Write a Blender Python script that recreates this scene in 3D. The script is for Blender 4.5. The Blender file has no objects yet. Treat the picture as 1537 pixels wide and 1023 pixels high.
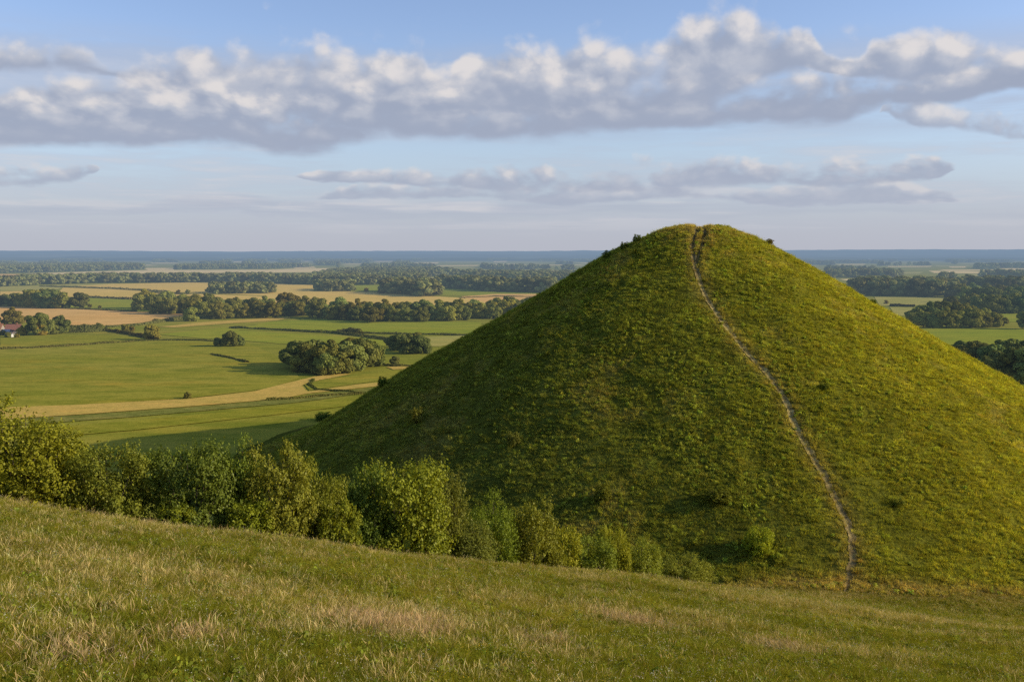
import bpy, math, random
import numpy as np
from mathutils import Vector
R = math.radians
rng = np.random.default_rng(7)
random.seed(7)
scene = bpy.context.scene
COL = scene.collection

# ------------------------------------------------------------------ camera
W0, H0, FPX = 1537.0, 1023.0, 1500.0
CAMZ = 44.0
PITCH = math.atan(129.5 / FPX)
CT, ST = math.cos(PITCH), math.sin(PITCH)
cam_d = bpy.data.cameras.new('camera')
cam_d.sensor_width = 36.0
cam_d.lens = 36.0 * FPX / W0
cam_d.clip_start = 0.5
cam_d.clip_end = 90000.0
cam = bpy.data.objects.new('camera', cam_d)
cam.location = (0, 0, CAMZ)
cam.rotation_euler = (math.pi / 2 - PITCH, 0, 0)
COL.objects.link(cam)
scene.camera = cam

def ray(u, v):
    a = (u - W0 / 2) / FPX
    b = (H0 / 2 - v) / FPX
    return np.array([a, CT + b * ST, -ST + b * CT])
def gnd(u, v, z=0.0):
    d = ray(u, v)
    t = (z - CAMZ) / d[2]
    return np.array([d[0] * t, d[1] * t, z])
def px_size(p):                      # metres per photo pixel at a point
    return (p[1] * CT - (p[2] - CAMZ) * ST) / FPX

# ------------------------------------------------------------------ noise
_perm = np.random.default_rng(3).random((256, 256))
def vnoise(x, y):
    x = np.asarray(x, float); y = np.asarray(y, float)
    xi = np.floor(x).astype(int); yi = np.floor(y).astype(int)
    fx = x - xi; fy = y - yi
    fx = fx * fx * fx * (fx * (fx * 6 - 15) + 10); fy = fy * fy * fy * (fy * (fy * 6 - 15) + 10)
    g = lambda a, b: _perm[a & 255, b & 255]
    return (g(xi, yi) * (1 - fx) + g(xi + 1, yi) * fx) * (1 - fy) + (g(xi, yi + 1) * (1 - fx) + g(xi + 1, yi + 1) * fx) * fy
def fbm(x, y, o=4):
    s = 0; a = 1; n = 0
    for i in range(o):
        s = s + a * vnoise(x * 2 ** i + 17.3 * i, y * 2 ** i + 9.1 * i); n += a; a *= .5
    return s / n - .5                 # about -0.5 .. 0.5
def sstep(a, b, x):
    t = np.clip((x - a) / (b - a), 0, 1)
    return t * t * (3 - 2 * t)
def lerp(a, b, t):
    return a + (b - a) * t

# ------------------------------------------------------------------ terrain height
MX, MY, MH, MS, MA = 40.0, 215.0, 50.69, .597, 9.64
def mound_h(x, y):
    r = np.hypot(x - MX, y - MY)
    return MH - MS * (np.sqrt(r * r + MA * MA) - MA)
_anch = [(0, 1023, 22), (380, 1023, 25), (768, 1023, 28), (1150, 1023, 33), (1537, 1023, 39),
         (0, 760, 70), (250, 762, 74), (500, 790, 80), (700, 827, 90), (900, 872, 104), (1060, 886, 115), (1270, 886, 124), (1537, 930, 118),
         (1537, 960, 75), (768, 930, 50), (300, 860, 45)]
_A = []; _b = []
for u, v, yy in _anch:
    d = ray(u, v); t = yy / d[1]
    x_, y_, z_ = d[0] * t, yy, CAMZ + d[2] * t
    _A.append([1, x_, y_, x_ * x_, x_ * y_, y_ * y_]); _b.append(z_)
FC = np.linalg.lstsq(np.array(_A), np.array(_b), rcond=None)[0]
CRX = [-60, -36, -25, -14, -4, 9, 22, 32, 43, 60, 80]
CRY = [62, 70, 74, 80, 90, 104, 116, 122, 128, 135, 140]
def crest_y(x):
    return np.interp(x, CRX, CRY)
def fore_h(x, y):
    xc = np.clip(x, -62, 75)
    z = FC[0] + FC[1] * xc + FC[2] * y + FC[3] * xc * xc + FC[4] * xc * y + FC[5] * y * y
    q = (y - crest_y(x)) / 2.2
    return z - .62 * 2.2 * np.logaddexp(0, q)
def smax(a, b, k):
    h = np.clip(.5 + .5 * (a - b) / k, 0, 1)
    return b * (1 - h) + a * h + k * h * (1 - h)
def terr0(x, y):
    x = np.asarray(x, float); y = np.asarray(y, float)
    m = mound_h(x, y) + fbm(x * .045, y * .045, 3) * 2.0 + fbm(x * .22 + 5, y * .22, 2) * .55
    f = fore_h(x, y) + fbm(x * .07 + 40, y * .07, 3) * .9 + fbm(x * .5, y * .5 + 11, 2) * .22
    return smax(smax(m, f, 3.0), 0 * m, 6.0)
GROOVE = [None]
def terr(x, y):
    z = terr0(x, y)
    return z if GROOVE[0] is None else z - GROOVE[0](x, y, z)
def hit(u, v, t0=15.0, t1=600.0):
    d = ray(u, v)
    t = np.linspace(t0, t1, 6000)
    x = d[0] * t; y = d[1] * t; z = CAMZ + d[2] * t
    k = np.argmax(z < terr(x, y))
    return np.array([x[k], y[k], float(terr(x[k], y[k]))])
def hit_y(u, y):                       # terrain point on the vertical plane through column u at depth y
    d = ray(u, 700); x = d[0] / d[1] * y
    return np.array([x, y, float(terr(x, y))])

# ------------------------------------------------------------------ object helpers
def mesh_np(name, verts, faces):
    me = bpy.data.meshes.new(name)
    verts = np.ascontiguousarray(verts, np.float32); faces = np.ascontiguousarray(faces, np.int32)
    n, k = faces.shape
    me.vertices.add(len(verts)); me.vertices.foreach_set('co', verts.ravel())
    me.loops.add(n * k); me.loops.foreach_set('vertex_index', faces.ravel())
    me.polygons.add(n); me.polygons.foreach_set('loop_start', np.arange(0, n * k, k, dtype=np.int32))
    me.update(calc_edges=True)
    return me
def link(name, me, mat=None, parent=None, smooth=False, loc=None):
    if mat is not None and not me.materials:
        me.materials.append(mat)
    if smooth:
        me.polygons.foreach_set('use_smooth', np.ones(len(me.polygons), bool))
    o = bpy.data.objects.new(name, me); COL.objects.link(o)
    if parent is not None: o.parent = parent
    if loc is not None: o.location = loc
    return o
def tag(o, label=None, cat=None, group=None, kind=None):
    if label: o['label'] = label
    if cat: o['category'] = cat
    if group: o['group'] = group
    if kind: o['kind'] = kind
    return o
def empty(name, loc, rz=0):
    o = bpy.data.objects.new(name, None); COL.objects.link(o)
    o.location = loc; o.rotation_euler = (0, 0, rz); o.empty_display_size = .3
    return o
def vcol(me, cols, name='col'):
    a = me.attributes.new(name, 'FLOAT_COLOR', 'POINT')
    c = np.ones((len(me.vertices), 4), np.float32); c[:, :3] = cols
    a.data.foreach_set('color', c.ravel())

# ------------------------------------------------------------------ node helpers
class S:
    """a socket or number inside a node tree, with arithmetic"""
    nt = None
    def __init__(s, v): s.v = v
    @staticmethod
    def m(op, *a, clamp=False):
        n = S.nt.nodes.new('ShaderNodeMath'); n.operation = op; n.use_clamp = clamp
        for i, x in enumerate(a):
            x = x.v if isinstance(x, S) else x
            if isinstance(x, (int, float)): n.inputs[i].default_value = x
            else: S.nt.links.new(x, n.inputs[i])
        return S(n.outputs[0])
    def __add__(s, o): return S.m('ADD', s, o)
    __radd__ = __add__
    def __sub__(s, o): return S.m('SUBTRACT', s, o)
    def __rsub__(s, o): return S.m('SUBTRACT', o, s)
    def __mul__(s, o): return S.m('MULTIPLY', s, o)
    __rmul__ = __mul__
    def __truediv__(s, o): return S.m('DIVIDE', s, o)
    def clamp(s): return S.m('ADD', s, 0.0, clamp=True)
    def smooth(s, a, b):
        n = S.nt.nodes.new('ShaderNodeMapRange'); n.interpolation_type = 'SMOOTHSTEP'
        for i, x in enumerate([s, a, b, 0.0, 1.0]):
            x = x.v if isinstance(x, S) else x
            if isinstance(x, (int, float)): n.inputs[i].default_value = x
            else: S.nt.links.new(x, n.inputs[i])
        return S(n.outputs[0])
def node(t, **kw):
    n = S.nt.nodes.new(t)
    for k, v in kw.items(): setattr(n, k, v)
    return n
def put(inp, x):
    x = x.v if isinstance(x, S) else x
    if hasattr(x, 'is_output') or isinstance(x, bpy.types.NodeSocket): S.nt.links.new(x, inp)
    elif isinstance(x, (tuple, list)) and len(x) == 3 and inp.type == 'RGBA': inp.default_value = (*x, 1)
    else: inp.default_value = x
def noise(vec, scale, detail=3.0, rough=.55, lac=2.0, dist=0.0):
    n = node('ShaderNodeTexNoise'); 
    if vec is not None: put(n.inputs['Vector'], vec)
    n.inputs['Scale'].default_value = scale; n.inputs['Detail'].default_value = detail
    n.inputs['Roughness'].default_value = rough; n.inputs['Lacunarity'].default_value = lac; n.inputs['Distortion'].default_value = dist
    return S(n.outputs[0])
def xyz(x, y, z=0.0):
    n = node('ShaderNodeCombineXYZ'); put(n.inputs[0], x); put(n.inputs[1], y); put(n.inputs[2], z)
    return S(n.outputs[0])
def mixc(f, a, b, blend='MIX'):
    n = node('ShaderNodeMix'); n.data_type = 'RGBA'; n.blend_type = blend
    put(n.inputs[0], f); put(n.inputs[6], a); put(n.inputs[7], b)
    return S(n.outputs[2])
def position():
    return S(node('ShaderNodeNewGeometry').outputs['Position'])
def newmat(name):
    m = bpy.data.materials.new(name); m.use_nodes = True; m.node_tree.nodes.clear(); S.nt = m.node_tree
    return m
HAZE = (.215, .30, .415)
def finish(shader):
    """painted haze: the farther from the hill, the more blue glow mixed into the surface"""
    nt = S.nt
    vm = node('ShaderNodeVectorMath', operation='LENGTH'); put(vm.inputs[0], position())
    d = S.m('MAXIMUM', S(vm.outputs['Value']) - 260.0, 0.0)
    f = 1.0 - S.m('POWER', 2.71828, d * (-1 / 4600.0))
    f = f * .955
    e = node('ShaderNodeEmission'); e.inputs[0].default_value = (*HAZE, 1); e.inputs[1].default_value = 1.0  # surfaces emit the haze colour themselves, no air volume in between
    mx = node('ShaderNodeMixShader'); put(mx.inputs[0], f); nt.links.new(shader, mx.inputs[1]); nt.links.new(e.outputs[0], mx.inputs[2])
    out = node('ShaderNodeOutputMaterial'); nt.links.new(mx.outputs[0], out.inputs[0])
def diffuse(col, normal=None, rough=1.0):
    n = node('ShaderNodeBsdfDiffuse'); put(n.inputs[0], col)
    if normal is not None: put(n.inputs['Normal'], normal)
    return n.outputs[0]
def bump(h, strength, dist):
    n = node('ShaderNodeBump'); put(n.inputs['Height'], h); n.inputs['Strength'].default_value = strength; n.inputs['Distance'].default_value = dist
    return S(n.outputs[0])
def leafy(col, trans=.35, gloss=.04):
    """diffuse + light through the leaf + a little sheen"""
    nt = S.nt
    d = node('ShaderNodeBsdfDiffuse'); put(d.inputs[0], col)
    t = node('ShaderNodeBsdfTranslucent'); put(t.inputs[0], mixc(1.0, col, (1.25, 1.1, .45), 'MULTIPLY'))
    m = node('ShaderNodeMixShader'); m.inputs[0].default_value = trans
    nt.links.new(d.outputs[0], m.inputs[1]); nt.links.new(t.outputs[0], m.inputs[2])
    if gloss <= 0: return m.outputs[0]
    g = node('ShaderNodeBsdfGlossy'); g.inputs['Roughness'].default_value = .45; g.inputs[0].default_value = (.9, .9, .8, 1)
    m2 = node('ShaderNodeMixShader'); m2.inputs[0].default_value = gloss
    nt.links.new(m.outputs[0], m2.inputs[1]); nt.links.new(g.outputs[0], m2.inputs[2])
    return m2.outputs[0]
def attr(name, kind='GEOMETRY'):
    n = node('ShaderNodeAttribute'); n.attribute_name = name; n.attribute_type = kind
    return S(n.outputs['Color'])

# --- materials
def mat_instanced_grass(name, trans=.35, gloss=.03):
    m = newmat(name)
    c = attr('col', 'INSTANCER')
    h = attr('h')                              # tint stored on the prototype, shade painted in toward the foot
    c2 = mixc(S(node('ShaderNodeSeparateColor').outputs[0]) if False else 1.0, c, h, 'MULTIPLY')
    finish(leafy(c2, trans, gloss)); return m
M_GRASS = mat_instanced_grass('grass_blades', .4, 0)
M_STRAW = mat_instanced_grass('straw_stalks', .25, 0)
def mat_terrain():
    m = newmat('turf')
    p = position(); c = attr('col')
    n1 = noise(p, 1.7, 6, .65); n2 = noise(p, .35, 4, .6)
    f = (n1 * .9 + n2 * .5)
    c = mixc(1.0, c, S(node('ShaderNodeCombineColor').outputs[0]) if False else mixc(f.smooth(.45, .95), (.5, .5, .45), (1.45, 1.4, 1.3)), 'MULTIPLY')
    nb = bump(n1 * .6 + n2, .9, .6)
    finish(diffuse(c, nb)); return m
M_TURF = mat_terrain()
def mat_field(name, c1, c2, c3, sc=.02, stripe=None, patch=.5):
    """field: broad drifts, fine mottling and, on crops, faint drill lines"""
    m = newmat(name)
    p = position()
    mp = node('ShaderNodeMapping'); put(mp.inputs[0], p); mp.inputs['Rotation'].default_value = (0, 0, .25); mp.inputs['Scale'].default_value = (.45, 1, 1)
    pv = S(mp.outputs[0])
    n1 = noise(pv, sc, 5, .6); n2 = noise(pv, sc * 6, 5, .65); n3 = noise(p, .8, 3, .6)
    c = mixc(n1.smooth(.5 - patch * .35, .5 + patch * .35), c1, c2)
    c = mixc((n2.smooth(.42, .66)) * .85, c, c3)
    n4 = noise(pv, sc * 2.3, 6, .7); c = mixc(n4.smooth(.5, .75) * patch * .8, c, mixc(1.0, c, (1.42, 1.06, .95), 'MULTIPLY'))
    n5 = noise(pv, sc * 14, 5, .7)
    c = mixc(n5.smooth(.47, .68) * .75 * patch, c, mixc(1.0, c, (.58, .68, .52), 'MULTIPLY'))
    c = mixc(n3.smooth(.3, .7) * .35, c, (.55, .55, .5), 'MULTIPLY')
    if stripe:
        w = node('ShaderNodeTexWave'); mp2 = node('ShaderNodeMapping'); put(mp2.inputs[0], p)
        mp2.inputs['Rotation'].default_value = (0, 0, stripe[0]); S.nt.links.new(mp2.outputs[0], w.inputs['Vector'])
        w.inputs['Scale'].default_value = stripe[1]; w.inputs['Distortion'].default_value = 2.0; w.inputs['Detail'].default_value = 2; w.inputs['Detail Scale'].default_value = .3
        c = mixc(S(w.outputs['Fac']).smooth(.2, .9) * stripe[2], c, mixc(1.0, c, (.72, .74, .7), 'MULTIPLY'))
    nb = bump(n2 + n3 * .4, .5, .5)
    finish(diffuse(c, nb)); return m
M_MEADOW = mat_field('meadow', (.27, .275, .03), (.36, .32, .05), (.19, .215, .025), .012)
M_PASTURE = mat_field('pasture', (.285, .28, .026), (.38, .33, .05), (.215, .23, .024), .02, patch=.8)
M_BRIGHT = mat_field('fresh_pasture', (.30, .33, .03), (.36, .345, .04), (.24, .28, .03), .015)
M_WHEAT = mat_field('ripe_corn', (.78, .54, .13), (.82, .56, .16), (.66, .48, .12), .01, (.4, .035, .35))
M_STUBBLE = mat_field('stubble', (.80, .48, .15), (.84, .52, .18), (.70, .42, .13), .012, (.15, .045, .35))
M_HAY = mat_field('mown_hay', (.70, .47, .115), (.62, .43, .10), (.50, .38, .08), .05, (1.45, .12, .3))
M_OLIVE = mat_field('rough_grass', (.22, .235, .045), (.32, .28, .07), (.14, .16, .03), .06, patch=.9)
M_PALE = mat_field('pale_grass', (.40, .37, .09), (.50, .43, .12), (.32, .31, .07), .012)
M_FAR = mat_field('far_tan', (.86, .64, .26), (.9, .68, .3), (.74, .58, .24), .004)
def mat_leaf(name, c1, c2, trans=.3, gloss=.03, var=.5):
    m = newmat(name)
    oi = node('ShaderNodeObjectInfo'); p = position()
    n = noise(p, .9, 3, .6)
    isl = S(node('ShaderNodeNewGeometry').outputs['Random Per Island'])
    c = mixc((n * .7 + isl * .5 - .1).clamp(), c1, c2)
    c = mixc(1.0, c, S(oi.outputs['Color']), 'MULTIPLY')
    hue = node('ShaderNodeHueSaturation'); put(hue.inputs['Color'], c)
    put(hue.inputs['Value'], S(oi.outputs['Random']) * var + (1 - var / 2)); put(hue.inputs['Hue'], S(oi.outputs['Random']) * .03 + .487)
    finish(leafy(S(hue.outputs[0]), trans, gloss)); return m
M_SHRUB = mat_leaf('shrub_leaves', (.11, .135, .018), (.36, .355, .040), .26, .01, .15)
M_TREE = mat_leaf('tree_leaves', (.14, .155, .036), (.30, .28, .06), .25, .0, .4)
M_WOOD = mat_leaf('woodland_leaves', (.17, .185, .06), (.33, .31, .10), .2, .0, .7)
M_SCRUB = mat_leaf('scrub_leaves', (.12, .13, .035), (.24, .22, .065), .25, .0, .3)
def mat_bark():
    m = newmat('bark'); p = position(); n = noise(p, 6, 4, .6)
    finish(diffuse(mixc(n.smooth(.3, .7), (.05, .04, .028), (.14, .115, .085)))); return m
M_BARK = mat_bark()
def mat_path():
    m = newmat('trodden_earth'); p = position()
    n = noise(p, 1.3, 5, .65); n2 = noise(p, 7, 3, .6)
    c = mixc(n.smooth(.35, .65), (.16, .115, .045), (.52, .41, .15)); c = mixc(n2.smooth(.45, .7) * .75, c, (.13, .115, .04))
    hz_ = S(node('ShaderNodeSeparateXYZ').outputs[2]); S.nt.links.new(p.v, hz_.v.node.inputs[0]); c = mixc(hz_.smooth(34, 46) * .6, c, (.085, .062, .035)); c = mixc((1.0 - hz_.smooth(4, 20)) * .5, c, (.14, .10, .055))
    finish(diffuse(c, bump(n + n2 * .5, .7, .2))); return m
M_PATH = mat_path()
def mat_plain(name, col, sc=3.0, k=.25):
    m = newmat(name); p = position(); n = noise(p, sc, 4, .6)
    c = mixc(n.smooth(.3, .7) * k * 2, col, tuple(x * .6 for x in col))
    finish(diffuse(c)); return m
M_ROOF = mat_plain('roof_tiles', (.30, .14, .10), 2.5)
M_ROOF2 = mat_plain('weathered_tiles', (.40, .19, .10), 2.5)
M_RENDER = mat_plain('pale_render', (.34, .30, .25), 1.0, .12)
M_WHITE = mat_plain('white_paint', (.62, .60, .56), 1.0, .08)
M_GLASS = mat_plain('window_glass', (.06, .07, .08), 1.0, .1)
M_BRICK = mat_plain('chimney_brick', (.3, .15, .1), 4)
M_GREY = mat_plain('grey_sheet', (.42, .42, .42), 1.0)
def mat_hill():
    m = newmat('wooded_hill'); p = position()
    mp = node('ShaderNodeMapping'); put(mp.inputs[0], p); mp.inputs['Scale'].default_value = (1, .35, 6)
    n = noise(S(mp.outputs[0]), .0022, 6, .62); n2 = noise(S(mp.outputs[0]), .0009, 3, .5)
    c = mixc(n.smooth(.4, .68), (.05, .07, .035), (.12, .14, .06))
    c = mixc(n2.smooth(.62, .70) * .55, c, (.30, .27, .13))
    finish(diffuse(c)); return m
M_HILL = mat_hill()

# ------------------------------------------------------------------ world
SUN_EL, SUN_AZ = 20.5, 4.5            # degrees above the horizon; degrees behind due right
sdir = Vector((math.cos(R(SUN_EL)) * math.cos(R(SUN_AZ)), -math.cos(R(SUN_EL)) * math.sin(R(SUN_AZ)), math.sin(R(SUN_EL))))
world = bpy.data.worlds.new('World'); scene.world = world; world.use_nodes = True
world.cycles.sampling_method = 'NONE'
wt = world.node_tree; wt.nodes.clear(); S.nt = wt
sky = node('ShaderNodeTexSky'); sky.sky_type = 'NISHITA'; sky.sun_disc = False
sky.sun_elevation = R(SUN_EL); sky.sun_rotation = math.atan2(sdir.x, sdir.y)
sky.altitude = 100; sky.air_density = 1.0; sky.dust_density = .6; sky.ozone_density = 1.6
tc = node('ShaderNodeTexCoord')
nrm = node('ShaderNodeVectorMath', operation='NORMALIZE'); wt.links.new(tc.outputs['Generated'], nrm.inputs[0])
sep = node('ShaderNodeSeparateXYZ'); wt.links.new(nrm.outputs[0], sep.inputs[0])
DX, DY, DZ = (S(o) for o in sep.outputs)
AZ = S.m('ARCTAN2', DX, DY)
EL = S.m('ARCSINE', DZ)
LNE = S.m('LOGARITHM', S.m('MAXIMUM', EL, 0.0) + .045, 2.71828)
def el_of(u, v):
    d = ray(u, v); return math.atan2(d[2], math.hypot(d[0], d[1]))
def az_of(u): return math.atan((u - W0 / 2) / FPX)
AZN = ((AZ + .7) * (1 / 1.4)).clamp()
def curve(points):
    n = node('ShaderNodeFloatCurve'); put(n.inputs[1], AZN); n.inputs[0].default_value = 1.0
    c = n.mapping.curves[0]
    pts = [((az_of(u) + .7) / 1.4, (el_of(u, v) + .05) / .45) for u, v in points]
    pts = [(0.0, pts[0][1])] + pts + [(1.0, pts[-1][1])]
    while len(c.points) < len(pts): c.points.new(.5, .5)
    for q, (a, b) in zip(c.points, pts): q.location = (a, min(1, max(0, b))); q.handle_type = 'AUTO'
    n.mapping.update()
    return S(n.outputs[0]) * .45 - .05
def clouds(top, bot, sa, sb, seed, amp=1.75, thr=.42, soft=.42, bias=0.0, k=2.9):
    hi, lo = curve(top), curve(bot)
    wx = noise(xyz(AZ * 9, LNE * 3, seed + 7.7), 1.0, 4, .55) - .5
    lo = lo + wx * .03; hi = hi + wx * .03
    t = (EL - lo) / (hi - lo)
    thick = (hi - lo).smooth(.002, .013)
    shape = t.smooth(-.10, .26) * (1.0 - t.smooth(.42, 1.12)) * thick
    warp = noise(xyz(AZ * sa * .7, LNE * sb * .7, seed + 3.1), 1.0, 2, .5) - .5
    def f(da, de):
        x = (AZ + da) * sa + warp * .55; y = (LNE + de) * sb + warp * .35
        a = noise(xyz(x, y, seed), 1.0, 8, .62)
        v = node('ShaderNodeTexVoronoi'); v.feature = 'F1'; v.voronoi_dimensions = '2D'
        put(v.inputs['Vector'], xyz(x * 2.1 + seed, y * 2.1)); v.inputs['Scale'].default_value = 1.0
        v.inputs['Detail'].default_value = 1.6; v.inputs['Roughness'].default_value = .5
        return a * .76 + (1.0 - S(v.outputs['Distance'])) * .28 - .08
    n0 = f(0, 0); n1 = f(.018, .07)
    big = noise(xyz(AZ * sa * .33, LNE * sb * .5, seed + 14.4), 1.0, 2, .5) - .5
    dens = shape * 1.15 + ((n0 - .5) * amp * 1.25 + big * 1.9) * t.smooth(-.25, .55) - thr
    alpha = dens.smooth(0.0, soft) * (1.0 - t.smooth(1.1, 1.6))
    lit = ((n0 - n1) * k * t.smooth(-.1, .65) + (t - .47) * 1.15 + big * .5 + (n0 - .5) * .4 + .36 + bias)
    thin = 1.0 - dens.smooth(.05, .65)
    lit = (lit + thin * .25).smooth(-.2, 1.42)
    return alpha, lit
SHADOW_C = (.345, .395, .515); MID_C = (.485, .515, .60); LIT_C = (.75, .715, .71)
def shade(l):
    a = mixc(l.smooth(0, .55), SHADOW_C, MID_C)
    return mixc(l.smooth(.45, 1.0), a, LIT_C)
# bands nearest the horizon first, the big two-tiered deck last
L = []
L.append((.55, clouds([(0, 285), (300, 288), (600, 292), (900, 288), (1200, 285), (1537, 290)], [(0, 324), (300, 322), (700, 330), (1100, 328), (1537, 325)], 4.5, 5.5, 12.3, 1.5, .10, 1.2, .25)))
L.append((.8, clouds([(430, 292), (500, 275), (560, 262), (640, 258), (760, 262), (900, 262), (1050, 266), (1200, 262), (1290, 262), (1400, 275), (1470, 300)], [(430, 294), (500, 294), (640, 300), (760, 304), (1000, 306), (1200, 306), (1350, 302), (1470, 302)], 13, 2.7, 8.4, 2.1, .12, .7, .18)))
L.append((.9, clouds([(180, 262), (430, 258), (470, 252), (560, 246), (620, 236), (760, 220), (900, 218), (1000, 224), (1100, 218), (1300, 228), (1400, 234), (1440, 246), (1600, 250)],
                [(180, 263), (430, 262), (470, 272), (560, 280), (620, 284), (760, 294), (900, 292), (1000, 288), (1200, 286), (1350, 276), (1400, 268), (1440, 250), (1600, 251)], 14, 2.6, 4.1, 2.2, .10, .7, .16)))
L.append((.85, clouds([(-200, 226), (0, 226), (120, 230), (150, 244), (165, 262), (1290, 262), (1310, 150), (1345, 136), (1440, 140), (1537, 148), (1700, 150)],
                [(-200, 290), (0, 288), (100, 286), (140, 276), (165, 263), (1290, 263), (1310, 165), (1345, 180), (1440, 194), (1537, 204), (1700, 205)], 15, 2.8, 9.7, 2.1, .26, .7, .2)))
L.append((.95, clouds([(-300, 60), (0, 46), (60, 38), (120, 46), (190, 88), (215, 62), (260, 38), (380, 40), (520, 52), (630, 70), (664, 108), (695, 62), (755, 38), (850, 38), (985, 46), (1015, 4), (1100, -2), (1195, 16), (1228, 70), (1275, 84), (1300, 48), (1330, 40), (1440, 34), (1510, 56), (1700, 70)],
                [(-300, 110), (0, 108), (100, 112), (172, 108), (260, 160), (640, 168), (740, 180), (1000, 176), (1100, 140), (1200, 110), (1290, 128), (1440, 140), (1510, 136), (1700, 140)], 11.5, 3.3, 21.7, 2.1, .10, .72, .12)))
L.append((.97, clouds([(-300, 110), (0, 112), (130, 106), (330, 102), (400, 112), (480, 106), (600, 92), (700, 84), (800, 96), (900, 100), (1000, 96), (1130, 82), (1200, 76), (1280, 80), (1350, 92), (1480, 84), (1560, 120), (1700, 130)],
                [(-300, 222), (0, 220), (200, 222), (350, 228), (470, 238), (560, 224), (760, 220), (900, 208), (1000, 196), (1120, 192), (1240, 192), (1300, 172), (1400, 160), (1480, 146), (1560, 130), (1700, 140)], 10.5, 3.2, 1.7, 2.1, .02, .75, .0)))
hz = 1.0 - EL.smooth(.0, .19)
bg_sky = node('ShaderNodeBackground'); put(bg_sky.inputs[0], mixc(1.0, S(sky.outputs[0]), (1.08, 1.04, 1.20), 'MULTIPLY')); bg_sky.inputs[1].default_value = .15
bg_hz = node('ShaderNodeBackground'); put(bg_hz.inputs[0], mixc(EL.smooth(.0, .12), (.462, .485, .565), (.435, .55, .70))); bg_hz.inputs[1].default_value = 1.0
def mixs(f, a, b):
    n = node('ShaderNodeMixShader'); put(n.inputs[0], f); wt.links.new(a, n.inputs[1]); wt.links.new(b, n.inputs[2]); return n.outputs[0]
sh = mixs(hz * .96, bg_sky.outputs[0], bg_hz.outputs[0])
veil = noise(xyz(AZ * 3.2, LNE * 4.2, 5.5), 1.0, 6, .58)
vm_ = EL.smooth(el_of(768, 225), el_of(768, 185)) * (1.0 - EL.smooth(el_of(768, 120), el_of(768, 35))) * veil.smooth(.30, .55)
bv = node('ShaderNodeBackground'); put(bv.inputs[0], mixc(veil.smooth(.45, .7), (.415, .46, .575), (.53, .555, .64)))
sh = mixs(vm_ * .68, sh, bv.outputs[0])
veil2 = noise(xyz(AZ * 5.0, LNE * 5.5, 9.9), 1.0, 7, .6)
vl = EL.smooth(el_of(768, 368), el_of(768, 310)) * (1.0 - EL.smooth(el_of(768, 235), el_of(768, 190))) * veil2.smooth(.40, .66)
bv2 = node('ShaderNodeBackground'); put(bv2.inputs[0], mixc(veil2.smooth(.46, .64), (.45, .49, .60), (.61, .61, .66)))
sh = mixs(vl * .62, sh, bv2.outputs[0])
for mx, (al, li) in L:
    b = node('ShaderNodeBackground'); put(b.inputs[0], mixc(hz * hz * .6, shade(li), (.46, .495, .585))); b.inputs[1].default_value = 1.0
    sh = mixs(al * mx * (EL.smooth(.01, .05)), sh, b.outputs[0])
wo = node('ShaderNodeOutputWorld'); wt.links.new(sh, wo.inputs[0])
sun_d = bpy.data.lights.new('sun', 'SUN'); sun_d.energy = 5.0; sun_d.angle = R(.53); sun_d.color = (1.0, .84, .60)
sun = bpy.data.objects.new('sun', sun_d); COL.objects.link(sun)
sun.rotation_euler = sdir.to_track_quat('Z', 'Y').to_euler()
scene.view_settings.view_transform = 'Standard'; scene.view_settings.look = 'None'; scene.view_settings.exposure = 0

# ------------------------------------------------------------------ ground, fields, hills
def sheet_grid():
    # one sheet out to the horizon: rings of growing size
    rs = [0, 60, 150, 300, 600, 1200, 2500, 5000, 10000, 20000, 40000]
    n = 48; vs = [(0, 0, 0)]; fs = []
    for r in rs[1:]:
        for k in range(n):
            a = 2 * math.pi * k / n; vs.append((r * math.cos(a), r * math.sin(a), 0))
    me = bpy.data.meshes.new('ground')
    for k in range(n): fs.append((0, 1 + k, 1 + (k + 1) % n))
    for i in range(len(rs) - 2):
        b = 1 + i * n
        for k in range(n): fs.append((b + k, b + n + k, b + n + (k + 1) % n, b + (k + 1) % n))
    me.from_pydata(vs, [], fs); return me
tag(link('ground', sheet_grid(), M_MEADOW), kind='structure')

NF = [0]
def field(mat, pts, name='field', jit=.35, lift=None):
    """a field laid on the plain: outline points are places on the ground, edges slightly uneven"""
    g = [gnd(u, v)[:2] for u, v in pts]
    out = []
    n = len(g)
    for i in range(n):
        a, b = g[i], g[(i + 1) % n]; m = max(2, min(40, int(np.linalg.norm(b - a) / (np.linalg.norm(a) * .012))))
        for k in range(m):
            p = a + (b - a) * k / m
            out.append(p + (rng.random(2) - .5) * jit * np.linalg.norm(p) * .002)
    NF[0] += 1
    z = .03 + .0013 * NF[0] if lift is None else lift
    me = bpy.data.meshes.new(name)
    me.from_pydata([(p[0], p[1], z) for p in out], [], [list(range(len(out)))])
    return tag(link(name, me, mat), kind='structure')
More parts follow.
